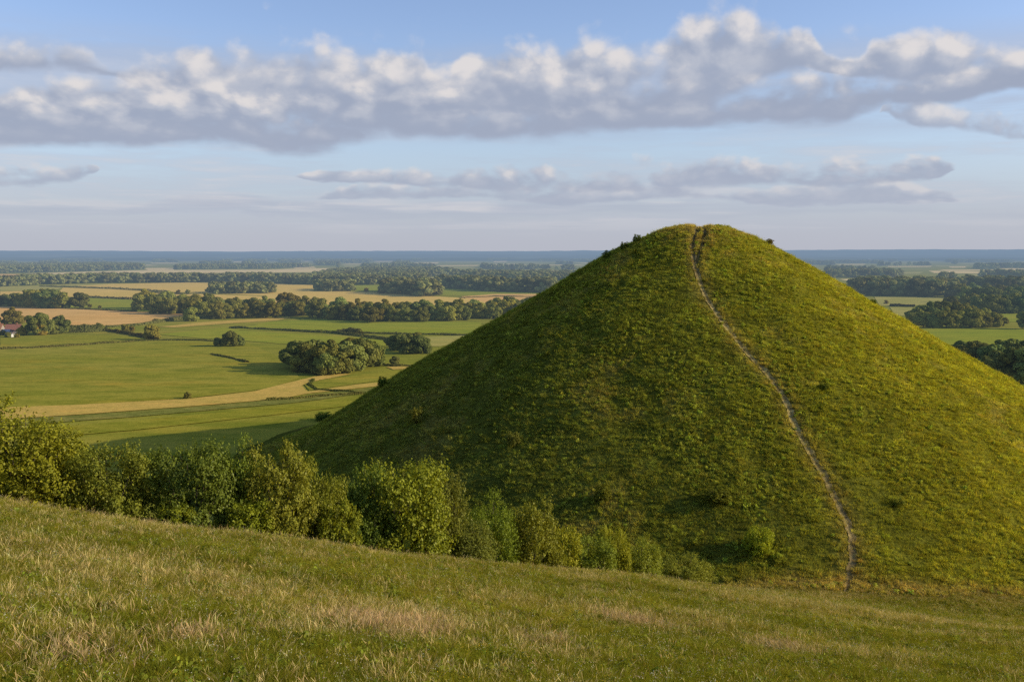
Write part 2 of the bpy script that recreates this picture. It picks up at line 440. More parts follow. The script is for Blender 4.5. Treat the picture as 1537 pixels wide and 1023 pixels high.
# far strips
STRIPS = ([(0, 390.2), (70, 389.8), (72, 391.4), (0, 391.6)], [(155, 390), (200, 390.2), (228, 392), (165, 391.4)], [(500, 387), (540, 386.6), (542, 388.4), (505, 388.6)],
            [(562, 388.4), (578, 387.4), (574, 389.4)], [(618, 394.2), (660, 393.4), (656, 395.4), (626, 395.8)], [(740, 392.2), (762, 391.4), (760, 393), (742, 393.6)],
            [(805, 388.2), (885, 387.2), (880, 389.2), (812, 389.2)], [(350, 392.2), (368, 391.8), (364, 393.2), (352, 393.4)], [(455, 391.8), (468, 391.6), (460, 393)],
            [(338, 398.2), (362, 397.8), (358, 399.8), (342, 400)], [(560, 391.8), (592, 391.2), (590, 392.6), (566, 393)], [(1222, 390.4), (1240, 390), (1240, 391), (1224, 391.4)],
            [(402, 391.8), (416, 391.4), (414, 392.8)], [(770, 389.4), (800, 389.0), (796, 390.6), (774, 390.8)], [(90, 393.6), (150, 393.2), (146, 394.6), (96, 394.8)], [(270, 391.4), (330, 391), (326, 392.2), (276, 392.4)],
            [(655, 398.2), (720, 397.6), (716, 399), (660, 399.4)], [(1330, 399.4), (1400, 399), (1396, 400.4), (1334, 400.6)], [(1440, 395.2), (1520, 394.8), (1516, 396), (1446, 396.2)], [(1255, 396.4), (1300, 396), (1296, 397.4), (1260, 397.4)])
rs_ = np.random.default_rng(12); STRIPS = list(STRIPS)
for k in range(70):                     # many more narrow far fields between the woods
    v = 386.2 + 22 * rs_.random() ** 1.6; u = -40 + 1620 * rs_.random(); w_ = (16 + 60 * rs_.random()) * (.6 + (v - 382) / 22); dv = (.35 + .055 * (v - 382)) * (.6 + .8 * rs_.random()); sl = (rs_.random() - .5) * .6
    STRIPS.append([(u, v), (u + w_ * (.7 + .3 * rs_.random()), v - sl), (u + w_, v + dv - sl), (u + w_ * .15, v + dv)])
for k, pts in enumerate(STRIPS): field(M_FAR if k % 3 else M_PALE, pts)
field(M_FAR, [(215, 402.2), (262, 402), (262, 405), (222, 405.4)])
field(M_PALE, [(513, 396.2), (541, 396), (536, 400.6), (518, 401)])
field(M_STUBBLE, [(0, 411), (30, 411.5), (24, 416), (0, 417)])
field(M_FAR, [(36, 410.6), (110, 408.4), (200, 405.8), (260, 405.2), (400, 404.6), (470, 402.6), (525, 402), (532, 405.4), (470, 408.6), (250, 410), (100, 411.8)])
field(M_FAR, [(440, 401), (470, 400), (475, 402), (442, 403)])
field(M_PALE, [(678, 406.6), (712, 404.2), (780, 405.6), (880, 408.4), (900, 412.5), (790, 413), (700, 412)])
field(M_FAR, [(623, 416.4), (660, 417), (742, 420.6), (700, 423.4), (648, 421.4)])
field(M_PALE, [(806, 409.6), (905, 408.6), (900, 414.5), (838, 414.5)])
# middle distance, left of the mound
field(M_PALE, [(0, 430.4), (60, 428.6), (170, 425), (185, 427), (95, 431), (80, 436.4), (0, 437)])
field(M_WHEAT, [(100, 430.4), (170, 426), (300, 423.6), (400, 425), (480, 428), (470, 437), (400, 444), (255, 438), (170, 433.4)])
field(M_WHEAT, [(0, 437.4), (90, 436), (95, 431.4), (170, 434), (255, 439), (400, 445), (380, 450), (212, 449.4), (130, 446), (0, 444)])
field(M_BRIGHT, [(510, 426.4), (580, 428), (578, 437.6), (535, 438), (470, 434), (480, 430)])
field(M_BRIGHT, [(650, 433.6), (700, 433), (742, 438), (840, 438.4), (830, 441), (690, 443.6), (660, 443)])
field(M_WHEAT, [(372, 449), (432, 437.8), (500, 436.8), (560, 438.4), (650, 444.6), (692, 447), (760, 455), (760, 462), (420, 462)])
field(M_STUBBLE, [(692, 445), (742, 441.4), (835, 441), (830, 458), (760, 458), (700, 448)])
field(M_BRIGHT, [(98, 452), (130, 447.4), (212, 450.4), (290, 458), (280, 470), (205, 467), (130, 463.6), (98, 462)])
field(M_STUBBLE, [(-40, 459), (60, 461), (205, 468), (285, 471), (272, 479), (236, 482.5), (162, 489), (100, 488), (60, 484), (-40, 481)])
field(M_BRIGHT, [(352, 495), (405, 483), (480, 479), (720, 484), (735, 497), (680, 503), (640, 503.4), (520, 499.4)])
field(M_BRIGHT, [(238, 502), (335, 491.6), (362, 496), (520, 506), (590, 512), (575, 520), (480, 518), (420, 516), (372, 512), (300, 508)])
field(M_HAY, [(238, 490.6), (300, 484), (385, 478.4), (440, 476), (415, 481), (330, 486.4), (262, 491.6)])
field(M_PASTURE, [(0, 523), (50, 521), (150, 514), (240, 509), (160, 503), (60, 502), (0, 508)])
field(M_PALE, [(620, 506), (690, 504), (720, 500), (730, 506), (660, 520), (630, 520)])
field(M_PASTURE, [(-60, 524), (50, 522), (130, 514), (300, 510), (372, 515), (430, 540), (450, 568), (400, 584), (280, 598.4), (100, 609), (-60, 614)])
field(M_HAY, [(-60, 614), (100, 608.6), (280, 599), (380, 588), (432, 575), (470, 565.6), (520, 560.4), (527, 562), (480, 570.5), (452, 579), (462, 588), (540, 577), (640, 568), (640, 572), (545, 582), (462, 591), (425, 598), (350, 605), (250, 613), (140, 621), (-60, 634)])
field(M_OLIVE, [(-60, 635), (140, 622), (250, 614), (350, 606), (430, 599), (470, 592), (560, 582), (560, 588), (480, 600), (430, 606), (200, 626), (-60, 645)])
field(M_PASTURE, [(-60, 650), (30, 645), (200, 632), (420, 610), (560, 593), (560, 605), (420, 622), (200, 646), (-60, 668)])
field(M_PASTURE, [(464, 586), (456, 577), (482, 571), (560, 560), (680, 545), (660, 560), (560, 573)])
field(M_HAY, [(580, 551), (650, 548), (650, 551.5), (590, 555)])
# right of the mound
field(M_PALE, [(1312, 445), (1420, 446.4), (1424, 452), (1370, 459), (1320, 459)])
field(M_PALE, [(1335, 461), (1370, 461), (1364, 474), (1345, 474)])
field(M_BRIGHT, [(1380, 493), (1450, 492), (1580, 494), (1580, 530), (1480, 531), (1390, 510)])
field(M_BRIGHT, [(1494, 470), (1580, 468), (1580, 482), (1503, 484)])
field(M_FAR, [(1260, 419), (1350, 416.6), (1425, 416.4), (1410, 419), (1380, 423), (1280, 423)])
field(M_PALE, [(1285, 424.6), (1330, 424), (1350, 427), (1290, 429)])
field(M_FAR, [(1430, 418.4), (1580, 419.4), (1580, 422.8), (1434, 421.4)])
field(M_FAR, [(1432, 423), (1580, 424), (1580, 427.4), (1450, 426)])
field(M_PALE, [(1400, 426), (1440, 427), (1580, 429), (1580, 433), (1435, 436)])
field(M_FAR, [(1394, 406.4), (1450, 406.6), (1502, 409), (1490, 410.8), (1402, 409.6)])
field(M_PALE, [(1460, 411.6), (1500, 411.8), (1496, 415), (1462, 415)])
field(M_PALE, [(1225, 408.6), (1290, 407.4), (1286, 410), (1230, 411)])
field(M_PALE, [(1350, 408.4), (1385, 408), (1380, 411), (1352, 411)])

def ridge(name, dist, width, elev_px, seed, depth):
    """a long wooded hill: real height at its real distance"""
    xs = np.linspace(-width, width, 260); k = 9
    h0 = elev_px / FPX * dist + CAMZ
    vs = []; 
    prof = h0 * (1 + fbm(xs / dist * 3.2 + seed, xs * 0 + seed, 3) * .8) + fbm(xs / 130.0, xs * 0 + seed * 2, 3) * 14
    for j in range(k):
        t = j / (k - 1); s = math.sin(t * math.pi) if t > .5 else math.sin(t * math.pi) ** .8
        for i, x in enumerate(xs):
            vs.append((x, dist + (t - .5) * depth, max(0, prof[i]) * s + (float(fbm(x / 300, j * 3.1 + seed, 2)) * 14 * s)))
    n = len(xs)
    fs = [(j * n + i, j * n + i + 1, (j + 1) * n + i + 1, (j + 1) * n + i) for j in range(k - 1) for i in range(n - 1)]
    tag(link(name, mesh_np(name, np.array(vs), np.array(fs)), M_HILL, smooth=True), kind='structure')
ridge('hills', 8200, 6500, -4.6, 1.0, 2600)
ridge('hills', 11500, 8500, -.6, 2.6, 3200)
ridge('hills', 15500, 11500, 3.4, 4.9, 4200)
ridge('hills', 21000, 15000, 6.6, 8.3, 5600)

# near terrain: one height function, split into the mound and the meadow slope
GS = .42
gx = np.arange(-125, 175, GS); gy = np.arange(6, 330, GS)
GX, GY = np.meshgrid(gx, gy)
FM = mound_h(GX, GY) - fore_h(GX, GY)
GREEN = np.array([.10, .125, .028]); DARKG = np.array([.060, .088, .024]); OLIVE = np.array([.16, .155, .04]); STRAW = np.array([.30, .23, .115])
# the footpath over the mound
PATH_PX = [(1268, 886), (1272, 876), (1278, 850), (1280, 820), (1272, 785), (1255, 750), (1235, 710), (1212, 670), (1190, 630), (1181, 605), (1165, 578), (1140, 548), (1115, 522), (1090, 490), (1070, 462), (1055, 435), (1046, 405), (1041, 382), (1041, 362), (1046, 346)]
FORK_PX = [(1046, 392), (1050, 376), (1055, 360), (1058, 346)]
def spl(px, n):
    p = np.array([hit(u, v) for u, v in px]); t = np.linspace(0, len(px) - 1, n)
    # Catmull-Rom
    out = []
    for q in t:
        i = min(int(q), len(px) - 2); f = q - i
        p0, p1, p2, p3 = p[max(i - 1, 0)], p[i], p[i + 1], p[min(i + 2, len(px) - 1)]
        out.append(.5 * ((2 * p1) + (-p0 + p2) * f + (2 * p0 - 5 * p1 + 4 * p2 - p3) * f * f + (-p0 + 3 * p1 - 3 * p2 + p3) * f ** 3))
    return np.array(out)[:, :2]
PATH_A = spl(PATH_PX, 420); PATH_B = spl(FORK_PX, 90)
# carry both branches over the summit
ext = lambda P, dx: np.vstack([P, P[-1] + np.outer(np.linspace(.03, 1, 30), np.array([dx, 14.0]))])
PATH_A = ext(PATH_A, 3.0); PATH_B = ext(PATH_B, 1.5)
PALL = np.vstack([PATH_A, PATH_B])
def path_dist(x, y):
    x = np.asarray(x); y = np.asarray(y); sh_ = x.shape; x = x.ravel(); y = y.ravel(); o = np.full(x.shape, 99.0)
    near = (x > PALL[:, 0].min() - 6) & (x < PALL[:, 0].max() + 6) & (y > PALL[:, 1].min() - 6) & (y < PALL[:, 1].max() + 6)
    ix = np.where(near)[0]
    for s in range(0, len(ix), 20000):
        k = ix[s:s + 20000]
        o[k] = np.sqrt(((x[k, None] - PALL[None, ::2, 0]) ** 2 + (y[k, None] - PALL[None, ::2, 1]) ** 2).min(1))
    return o.reshape(sh_)
GROOVE[0] = lambda x, y, z: (.22 + .75 * sstep(40, 49, z)) * np.exp(-(path_dist(x, y) / .62) ** 2)
GZ = terr(GX, GY)
def mound_col(x, y):
    """turf colour on the mound, linear RGB: left painted darker as its shaded side, yellower right, straw by path and summit"""
    n1 = fbm(x * .06, y * .06, 4); n2 = fbm(x * .35, y * .35, 3)
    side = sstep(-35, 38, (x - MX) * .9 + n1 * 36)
    c = lerp(np.array([.225, .25, .040]), np.array([.365, .355, .036]), side[..., None])  # darker left colour paints in the shaded flank
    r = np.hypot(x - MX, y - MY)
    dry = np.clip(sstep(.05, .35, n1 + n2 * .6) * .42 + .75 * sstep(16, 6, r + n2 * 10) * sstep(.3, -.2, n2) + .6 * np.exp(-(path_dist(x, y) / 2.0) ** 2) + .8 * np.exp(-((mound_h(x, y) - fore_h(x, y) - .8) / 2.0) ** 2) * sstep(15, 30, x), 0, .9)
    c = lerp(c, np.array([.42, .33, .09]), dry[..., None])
    return c * (1 + n2[..., None] * .5)
_tan = [(hit(u, v), s) for u, v, s in [(600, 935, 3.2), (540, 925, 2.5), (150, 870, 3), (80, 830, 4), (760, 900, 3), (330, 875, 3), (450, 950, 1.5), (1000, 930, 5), (1350, 925, 8), (1200, 905, 6), (840, 985, 1.6), (60, 900, 2.2), (400, 800, 5), (620, 830, 6)]]
def straw_mask(x, y):
    n1 = fbm(x * .16 + 3, y * .16, 4); n2 = fbm(x * .9, y * .9 + 7, 3)
    m = sstep(.02, .34, n1 + n2 * .45) * .65
    for (p, s) in _tan:
        m = m + .8 * np.exp(-(((x - p[0]) / (s * 1.5)) ** 2 + ((y - p[1]) / s) ** 2)) * (1 + n2)
    m = m + .42 * np.exp(-((y - crest_y(x) + 5) / 10) ** 2)
    m = m + .6 * np.exp(-((mound_h(x, y) - fore_h(x, y) + 1.5) / 2.2) ** 2) * sstep(10, 25, x)
    return np.clip(m, 0, 1)
def fore_col(x, y):
    n1 = fbm(x * .12 + 20, y * .12, 3)
    g = lerp(np.array([.222, .208, .018]), np.array([.37, .322, .032]), sstep(-.2, .25, n1)[..., None])
    return lerp(g, np.array([.47, .36, .085]), (straw_mask(x, y) * sstep(18, 48, y) * .46)[..., None])
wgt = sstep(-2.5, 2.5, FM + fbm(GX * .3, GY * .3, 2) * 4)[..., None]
GC = lerp(fore_col(GX, GY) * .45, mound_col(GX, GY) * .42, wgt)  # turf darkened to paint in the shade between tufts
ny, nx = GX.shape
idx = np.arange(nx * ny).reshape(ny, nx)
quads = np.stack([idx[:-1, :-1], idx[:-1, 1:], idx[1:, 1:], idx[1:, :-1]], -1).reshape(-1, 4)
zq = GZ.ravel()[quads].max(1); fq = FM.ravel()[quads].mean(1)
allv = np.stack([GX.ravel(), GY.ravel(), GZ.ravel()], 1); allc = GC.reshape(-1, 3)
def submesh(name, mask):
    q = quads[mask]; used = np.unique(q); remap = np.zeros(len(allv), int); remap[used] = np.arange(len(used))
    me = mesh_np(name, allv[used], remap[q]); vcol(me, allc[used])
    return tag(link(name, me, M_TURF, smooth=True), kind='structure')
keep = zq > .30
submesh('mound', keep & (fq > 0))
submesh('meadow_slope', keep & (fq <= 0))

def ribbon(name, P, w):
    n = len(P); K = 7; vs = []
    tg = np.gradient(P, axis=0); tg /= np.linalg.norm(tg, axis=1)[:, None]; nm = np.stack([-tg[:, 1], tg[:, 0]], 1)
    s = np.arange(n)
    wl = w * (1 + fbm(s * .12, s * 0 + 3, 3) * 1.0 + fbm(s * .6, s * 0 + 9, 2) * .5); wr = w * (1 + fbm(s * .12, s * 0 + 31, 3) * 1.0 + fbm(s * .6, s * 0 + 19, 2) * .5)
    tp = np.clip(s / 40.0, .25, 1); wl = wl * tp; wr = wr * tp
    off = np.linspace(-1, 1, K)
    V = np.zeros((n, K, 3))
    for k, o in enumerate(off):
        ww = (wl if o < 0 else wr) * o * .5
        V[:, k, :2] = P + nm * ww[:, None]
        V[:, k, 2] = terr(V[:, k, 0], V[:, k, 1]) + .10 - .05 * (1 - abs(o))
    ix = np.arange(n * K).reshape(n, K)
    q = np.stack([ix[:-1, :-1], ix[:-1, 1:], ix[1:, 1:], ix[1:, :-1]], -1).reshape(-1, 4)
    tag(link(name, mesh_np(name, V.reshape(-1, 3), q), M_PATH, smooth=True), kind='structure')
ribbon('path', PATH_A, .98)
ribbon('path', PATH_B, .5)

# ------------------------------------------------------------------ scatter (geometry nodes)
def gn_scatter(name, protos, pos, rot, scl, col, pick, mat_dummy=None):
    c = bpy.data.collections.new(name + '_kinds')
    for p in protos: c.objects.link(p)
    me = bpy.data.meshes.new(name); n = len(pos)
    me.vertices.add(n); me.vertices.foreach_set('co', np.ascontiguousarray(pos, np.float32).ravel())
    def A(nm, ty, d, key):
        a = me.attributes.new(nm, ty, 'POINT'); a.data.foreach_set(key, np.ascontiguousarray(d).ravel())
    A('rot', 'FLOAT_VECTOR', rot.astype(np.float32), 'vector'); A('scl', 'FLOAT_VECTOR', scl.astype(np.float32), 'vector')
    c4 = np.ones((n, 4), np.float32); c4[:, :3] = col; A('col', 'FLOAT_COLOR', c4, 'color'); A('pick', 'INT', pick.astype(np.int32), 'value')
    ng = bpy.data.node_groups.new(name + '_scatter', 'GeometryNodeTree')
    ng.interface.new_socket('Geometry', in_out='INPUT', socket_type='NodeSocketGeometry'); ng.interface.new_socket('Geometry', in_out='OUTPUT', socket_type='NodeSocketGeometry')
    N = ng.nodes.new; gi = N('NodeGroupInput'); go = N('NodeGroupOutput'); iop = N('GeometryNodeInstanceOnPoints'); ci = N('GeometryNodeCollectionInfo')
    ci.inputs['Collection'].default_value = c; ci.inputs['Separate Children'].default_value = True; ci.inputs['Reset Children'].default_value = True
    iop.inputs['Pick Instance'].default_value = True
    def NA(nm, ty):
        a = N('GeometryNodeInputNamedAttribute'); a.data_type = ty; a.inputs[0].default_value = nm; return a.outputs[0]
    lk = ng.links.new
    lk(gi.outputs[0], iop.inputs['Points']); lk(ci.outputs[0], iop.inputs['Instance']); lk(NA('pick', 'INT'), iop.inputs['Instance Index'])
    lk(NA('rot', 'FLOAT_VECTOR'), iop.inputs['Rotation']); lk(NA('scl', 'FLOAT_VECTOR'), iop.inputs['Scale']); lk(iop.outputs[0], go.inputs[0])
    o = link(name, me); md = o.modifiers.new('scatter', 'NODES'); md.node_group = ng
    return o
def proto(name, me, mat):
    if not me.materials: me.materials.append(mat)
    return bpy.data.objects.new(name, me)

def blades(seed, n, h0, h1, w, spread, lean, seg=3, head=0.0, hue=(1, 1, 1), lo=.58):
    r = np.random.default_rng(seed); V = []; F = []; Hc = []
    for i in range(n):
        a = r.random() * 2 * math.pi; b = r.random() * 2 * math.pi; d = spread * math.sqrt(r.random())
        base = np.array([math.cos(a) * d, math.sin(a) * d, -.04]); h = h0 + (h1 - h0) * r.random()
        dr = np.array([math.cos(b), math.sin(b), 0]) * (.45 * r.random() + .55) + np.array([math.cos(a), math.sin(a), 0]) * .4
        ln = lean * (.3 + r.random()) * h
        tw = r.random() * math.pi; side = np.array([math.cos(tw), math.sin(tw), 0])
        br = .65 + .6 * r.random(); s = len(V)
        for k in range(seg + 1):
            t = k / seg; c = base + np.array([0, 0, h * (t - .28 * lean * t * t)]) + dr * ln * t * t
            ww = w * (1 - .85 * t) * .5
            if head and t > .6: ww = w * head * (.5 if k < seg else .12)
            V += [c - side * ww, c + side * ww]; g = (lo + .75 * t) * br  # painted shade: dark at the blade foot, lighter to the tip
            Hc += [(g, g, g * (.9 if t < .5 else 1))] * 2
        for k in range(seg): F.append((s + 2 * k, s + 2 * k + 1, s + 2 * k + 3, s + 2 * k + 2))
    me = mesh_np('blades', np.array(V), np.array(F)); vcol(me, np.array(Hc) * np.array(hue), 'h'); return me
def leaf_quads(c, nrm_, size, r, aspect=1.7):
    n = len(c); nrm_ = nrm_ / (np.linalg.norm(nrm_, axis=1)[:, None] + 1e-9)
    t = r.normal(size=(n, 3)); t -= nrm_ * (t * nrm_).sum(1)[:, None]; t /= np.linalg.norm(t, axis=1)[:, None] + 1e-9
    b = np.cross(nrm_, t); s = np.asarray(size).reshape(-1, 1) * np.ones((n, 1)); a = s * aspect * .5; w = s * .5
    V = np.stack([c - t * a, c + b * w - t * a * .1 + nrm_ * w * .25, c + t * a, c - b * w - t * a * .1 + nrm_ * w * .25], 1).reshape(-1, 3)
    return V, np.arange(4 * n).reshape(n, 4)
def herb(seed, n, rad, h, size):
    r = np.random.default_rng(seed)
    d = r.normal(size=(n, 3)); d[:, 2] = abs(d[:, 2]) + .2; d /= np.linalg.norm(d, axis=1)[:, None]
    k = r.random((n, 1)) ** .45
    lob = 1 + .35 * np.sin(d[:, :1] * 5 + seed) * np.cos(d[:, 1:2] * 4 + seed)
    c = d * np.array([rad, rad, h]) * k * lob
    V, F = leaf_quads(c, d + r.normal(size=(n, 3)) * .55 + np.array([0, 0, .35]), size * (.6 + .8 * r.random(n)), r)
    me = mesh_np('herb', V, F); g = np.repeat(.55 + .75 * np.clip(c[:, 2] / h, 0, 1) + r.random(n) * .3, 4); vcol(me, np.stack([g, g, g], 1), 'h'); return me  # lower leaves painted darker, as if shaded

# prototypes seen close
P_GR = [proto('tuft', blades(10 + i, 36, .10, [.30, .36, .42, .26][i],   .009, [.17, .2, .18, .22][i], .9, lo=.42), M_GRASS) for i in range(4)]
P_ST = [proto('stalks', blades(30 + i, 8, .26, [.60, .72, .52][i], .0065, .22, .5, 4, 2.2, lo=.55), M_STRAW) for i in range(3)]
P_HB = [proto('herb', herb(50 + i, 60, .2, .18, .06), M_GRASS) for i in range(2)]
def frustum(x, y, pad=4.0, k=.54): return abs(x) < k * y + pad
def scatter_pts(x0, x1, y0, y1, dens, seed):
    r = np.random.default_rng(seed); n = int((x1 - x0) * (y1 - y0) * dens)
    return x0 + (x1 - x0) * r.random(n), y0 + (y1 - y0) * r.random(n), r
def on_fore(x, y):
    return (y < crest_y(x) + 4) & (mound_h(x, y) - fore_h(x, y) < .8) & frustum(x, y) & (path_dist(x, y) > .25 + .5 * fbm(x, y, 2))
def jcol(c, r, k=.22, hue=.1):
    n = len(c); return np.clip(c * (1 + r.normal(size=(n, 1)) * k) * (1 + r.normal(size=(n, 3)) * hue * .5), .012, .8)
def lay(name, protos, bands, densmul, colf, sc, seed, maskf=None, onf=on_fore, tilt=.12, label=None):
    X = []; Y = []
    for (y0, y1, dn) in bands:
        w = y1 * .55 + 6; x, y, r = scatter_pts(-w, w, y0, y1, dn * densmul, seed + int(y0))
        k = onf(x, y)
        if maskf is not None: k &= r.random(len(x)) < maskf(x, y)
        X.append(x[k]); Y.append(y[k])
    x = np.concatenate(X); y = np.concatenate(Y); n = len(x); r = np.random.default_rng(seed + 999)
    z = terr(x, y) - .02
    rot = np.stack([r.normal(size=n) * tilt, r.normal(size=n) * tilt, r.random(n) * 6.283], 1)
    s = (sc[0] + (sc[1] - sc[0]) * r.random(n))[:, None] * np.ones((n, 3)); s[:, 2] *= .75 + .5 * r.random(n)
    o = gn_scatter(name, protos, np.stack([x, y, z], 1), rot, s, jcol(colf(x, y), r), r.integers(0, len(protos), n))
    print(name, n)
    return o
FB = [(16, 34, 34), (34, 50, 26), (50, 75, 17), (75, 128, 11)]
def big(y): return 1 + .5 * sstep(30, 100, y)
gcol = lambda x, y: lerp(fore_col(x, y), np.array([.20, .245, .022]), .35) * 1.15
tag(lay('meadow_grass', P_GR, FB, 1.0, gcol, (.75, 1.55), 100), 'mixed green and straw meadow grass covering the near slope', 'grass', kind='stuff')
scol = lambda x, y: np.ones((len(x), 1)) * np.array([.60, .47, .20])
tag(lay('dry_grass', P_ST, FB, .7, scol, (.6, 1.12), 200, lambda x, y: .08 + .6 * straw_mask(x, y), tilt=.2), 'straw coloured seeding grass stalks drifting over the near slope', 'dry grass', kind='stuff')
hcol = lambda x, y: np.ones((len(x), 1)) * np.array([.17, .195, .024])
_cl = [(hit(u, v)[:2], s) for u, v, s in [(575, 945, 1.3), (625, 940, 1.0), (530, 930, .8), (120, 985, .8), (820, 965, .7), (1180, 975, 1.0), (950, 935, 1.2), (300, 960, .7)]]
def clump_mask(x, y):
    return np.clip(sum(np.exp(-(((x - p[0]) / (s * 1.3)) ** 2 + ((y - p[1]) / (s * 1.6)) ** 2)) for p, s in _cl), 0, 1)
tag(lay('tall_dry_grass', P_ST, [(16, 60, 30)], .9, lambda x, y: np.ones((len(x), 1)) * np.array([.50, .36, .185]), (.85, 1.3), 250, clump_mask, tilt=.28), 'reddish straw clumps of tall dry grass standing in the near slope', 'dry grass', kind='stuff')
tag(lay('meadow_herbs', P_HB, FB, .12, hcol, (.6, 1.5), 300, lambda x, y: 1 - .8 * straw_mask(x, y)), 'low broad leaved herbs among the grass of the near slope', 'herbs', kind='stuff')

# tiny pale flower heads among the grass
def flowerheads(seed):
    r = np.random.default_rng(seed); n = 7; c = np.stack([r.normal(size=n) * .14, r.normal(size=n) * .14, .26 + .22 * r.random(n)], 1)
    V, F = leaf_quads(np.repeat(c, 2, 0), r.normal(size=(2 * n, 3)) + np.array([0, 0, 1.0]), .028, r, 1.1)
    st = np.concatenate([np.stack([p * np.array([1, 1, 0]) + np.array([-.003, 0, 0]), p * np.array([1, 1, 0]) + np.array([.003, 0, 0]), p + np.array([.002, 0, 0]), p - np.array([.002, 0, 0])]) for p in c])
    me = mesh_np('flowers', np.concatenate([V, st]), np.concatenate([F, np.arange(4 * n).reshape(n, 4) + len(V)]))
    h = np.ones((len(V) + 4 * n, 3)); h[len(V):] = (.25, .35, .08); vcol(me, h, 'h'); return me
P_FL = [proto('flowers', flowerheads(61 + i), M_GRASS) for i in range(2)]
def flcol(x, y):
    k = np.random.default_rng(3).random(len(x))[:, None]; return np.where(k < .75, np.array([.66, .63, .48]), np.array([.62, .48, .05]))
tag(lay('wild_flowers', P_FL, FB, .05, flcol, (.7, 1.2), 350), 'tiny pale and yellow flower heads dotted through the near slope grass', 'wild flowers', kind='stuff')

# tussocks on the mound
P_TU = [proto('tussock', blades(70 + i, 44, .25, [.6, .75, .5][i], .05, [.42, .5, .36][i], 1.0), M_GRASS) for i in range(3)]
P_HM = [proto('herb_clump', herb(80 + i, 70, .5, [.55, .75, .45][i], .17), M_GRASS) for i in range(3)]
P_FN = [proto('fine_tuft', blades(90 + i, 18, .15, .42, .045, .38, .9), M_GRASS) for i in range(2)]
def on_mound(x, y):
    z = mound_h(x, y)
    return (z - fore_h(x, y) > -.6) & (z > -.8) & (y < MY + 28) & frustum(x, y, 6) & (path_dist(x, y) > .42 + .4 * fbm(x * .8, y * .8, 2))
MB = [(118, 150, 1.25), (150, 185, 1.0), (185, 243, .8)]
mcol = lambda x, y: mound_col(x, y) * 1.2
tag(lay('mound_grass', P_FN, MB, 3.4, mcol, (.8, 1.5), 400, onf=on_mound), 'short grass clothing the steep round mound', 'grass', kind='stuff')
def tus_mask(x, y):
    n = fbm(x * .25, y * .25, 3); side = sstep(-50, -18, x - MX) * (1 - .30 * sstep(5, 40, x - MX))
    return np.clip((.25 + .75 * side) * sstep(-.3, .15, n), 0.06, 1)
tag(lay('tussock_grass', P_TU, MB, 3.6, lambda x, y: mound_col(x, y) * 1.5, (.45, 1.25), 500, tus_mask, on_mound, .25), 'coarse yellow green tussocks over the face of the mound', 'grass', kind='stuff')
def hm_mask(x, y):
    n = fbm(x * .18 + 8, y * .18, 3); side = sstep(-52, -20, x - MX) * (1 - .75 * sstep(-5, 22, x - MX))
    return np.clip(side * sstep(-.1, .22, n), 0.015, 1)
tag(lay('mound_herbs', P_HM, MB, 1.7, lambda x, y: np.ones((len(x), 1)) * np.array([.31, .345, .042]), (.28, .85), 600, hm_mask, on_mound, .2), 'leafy herb clumps catching the light on the shaded side of the mound', 'herbs', kind='stuff')

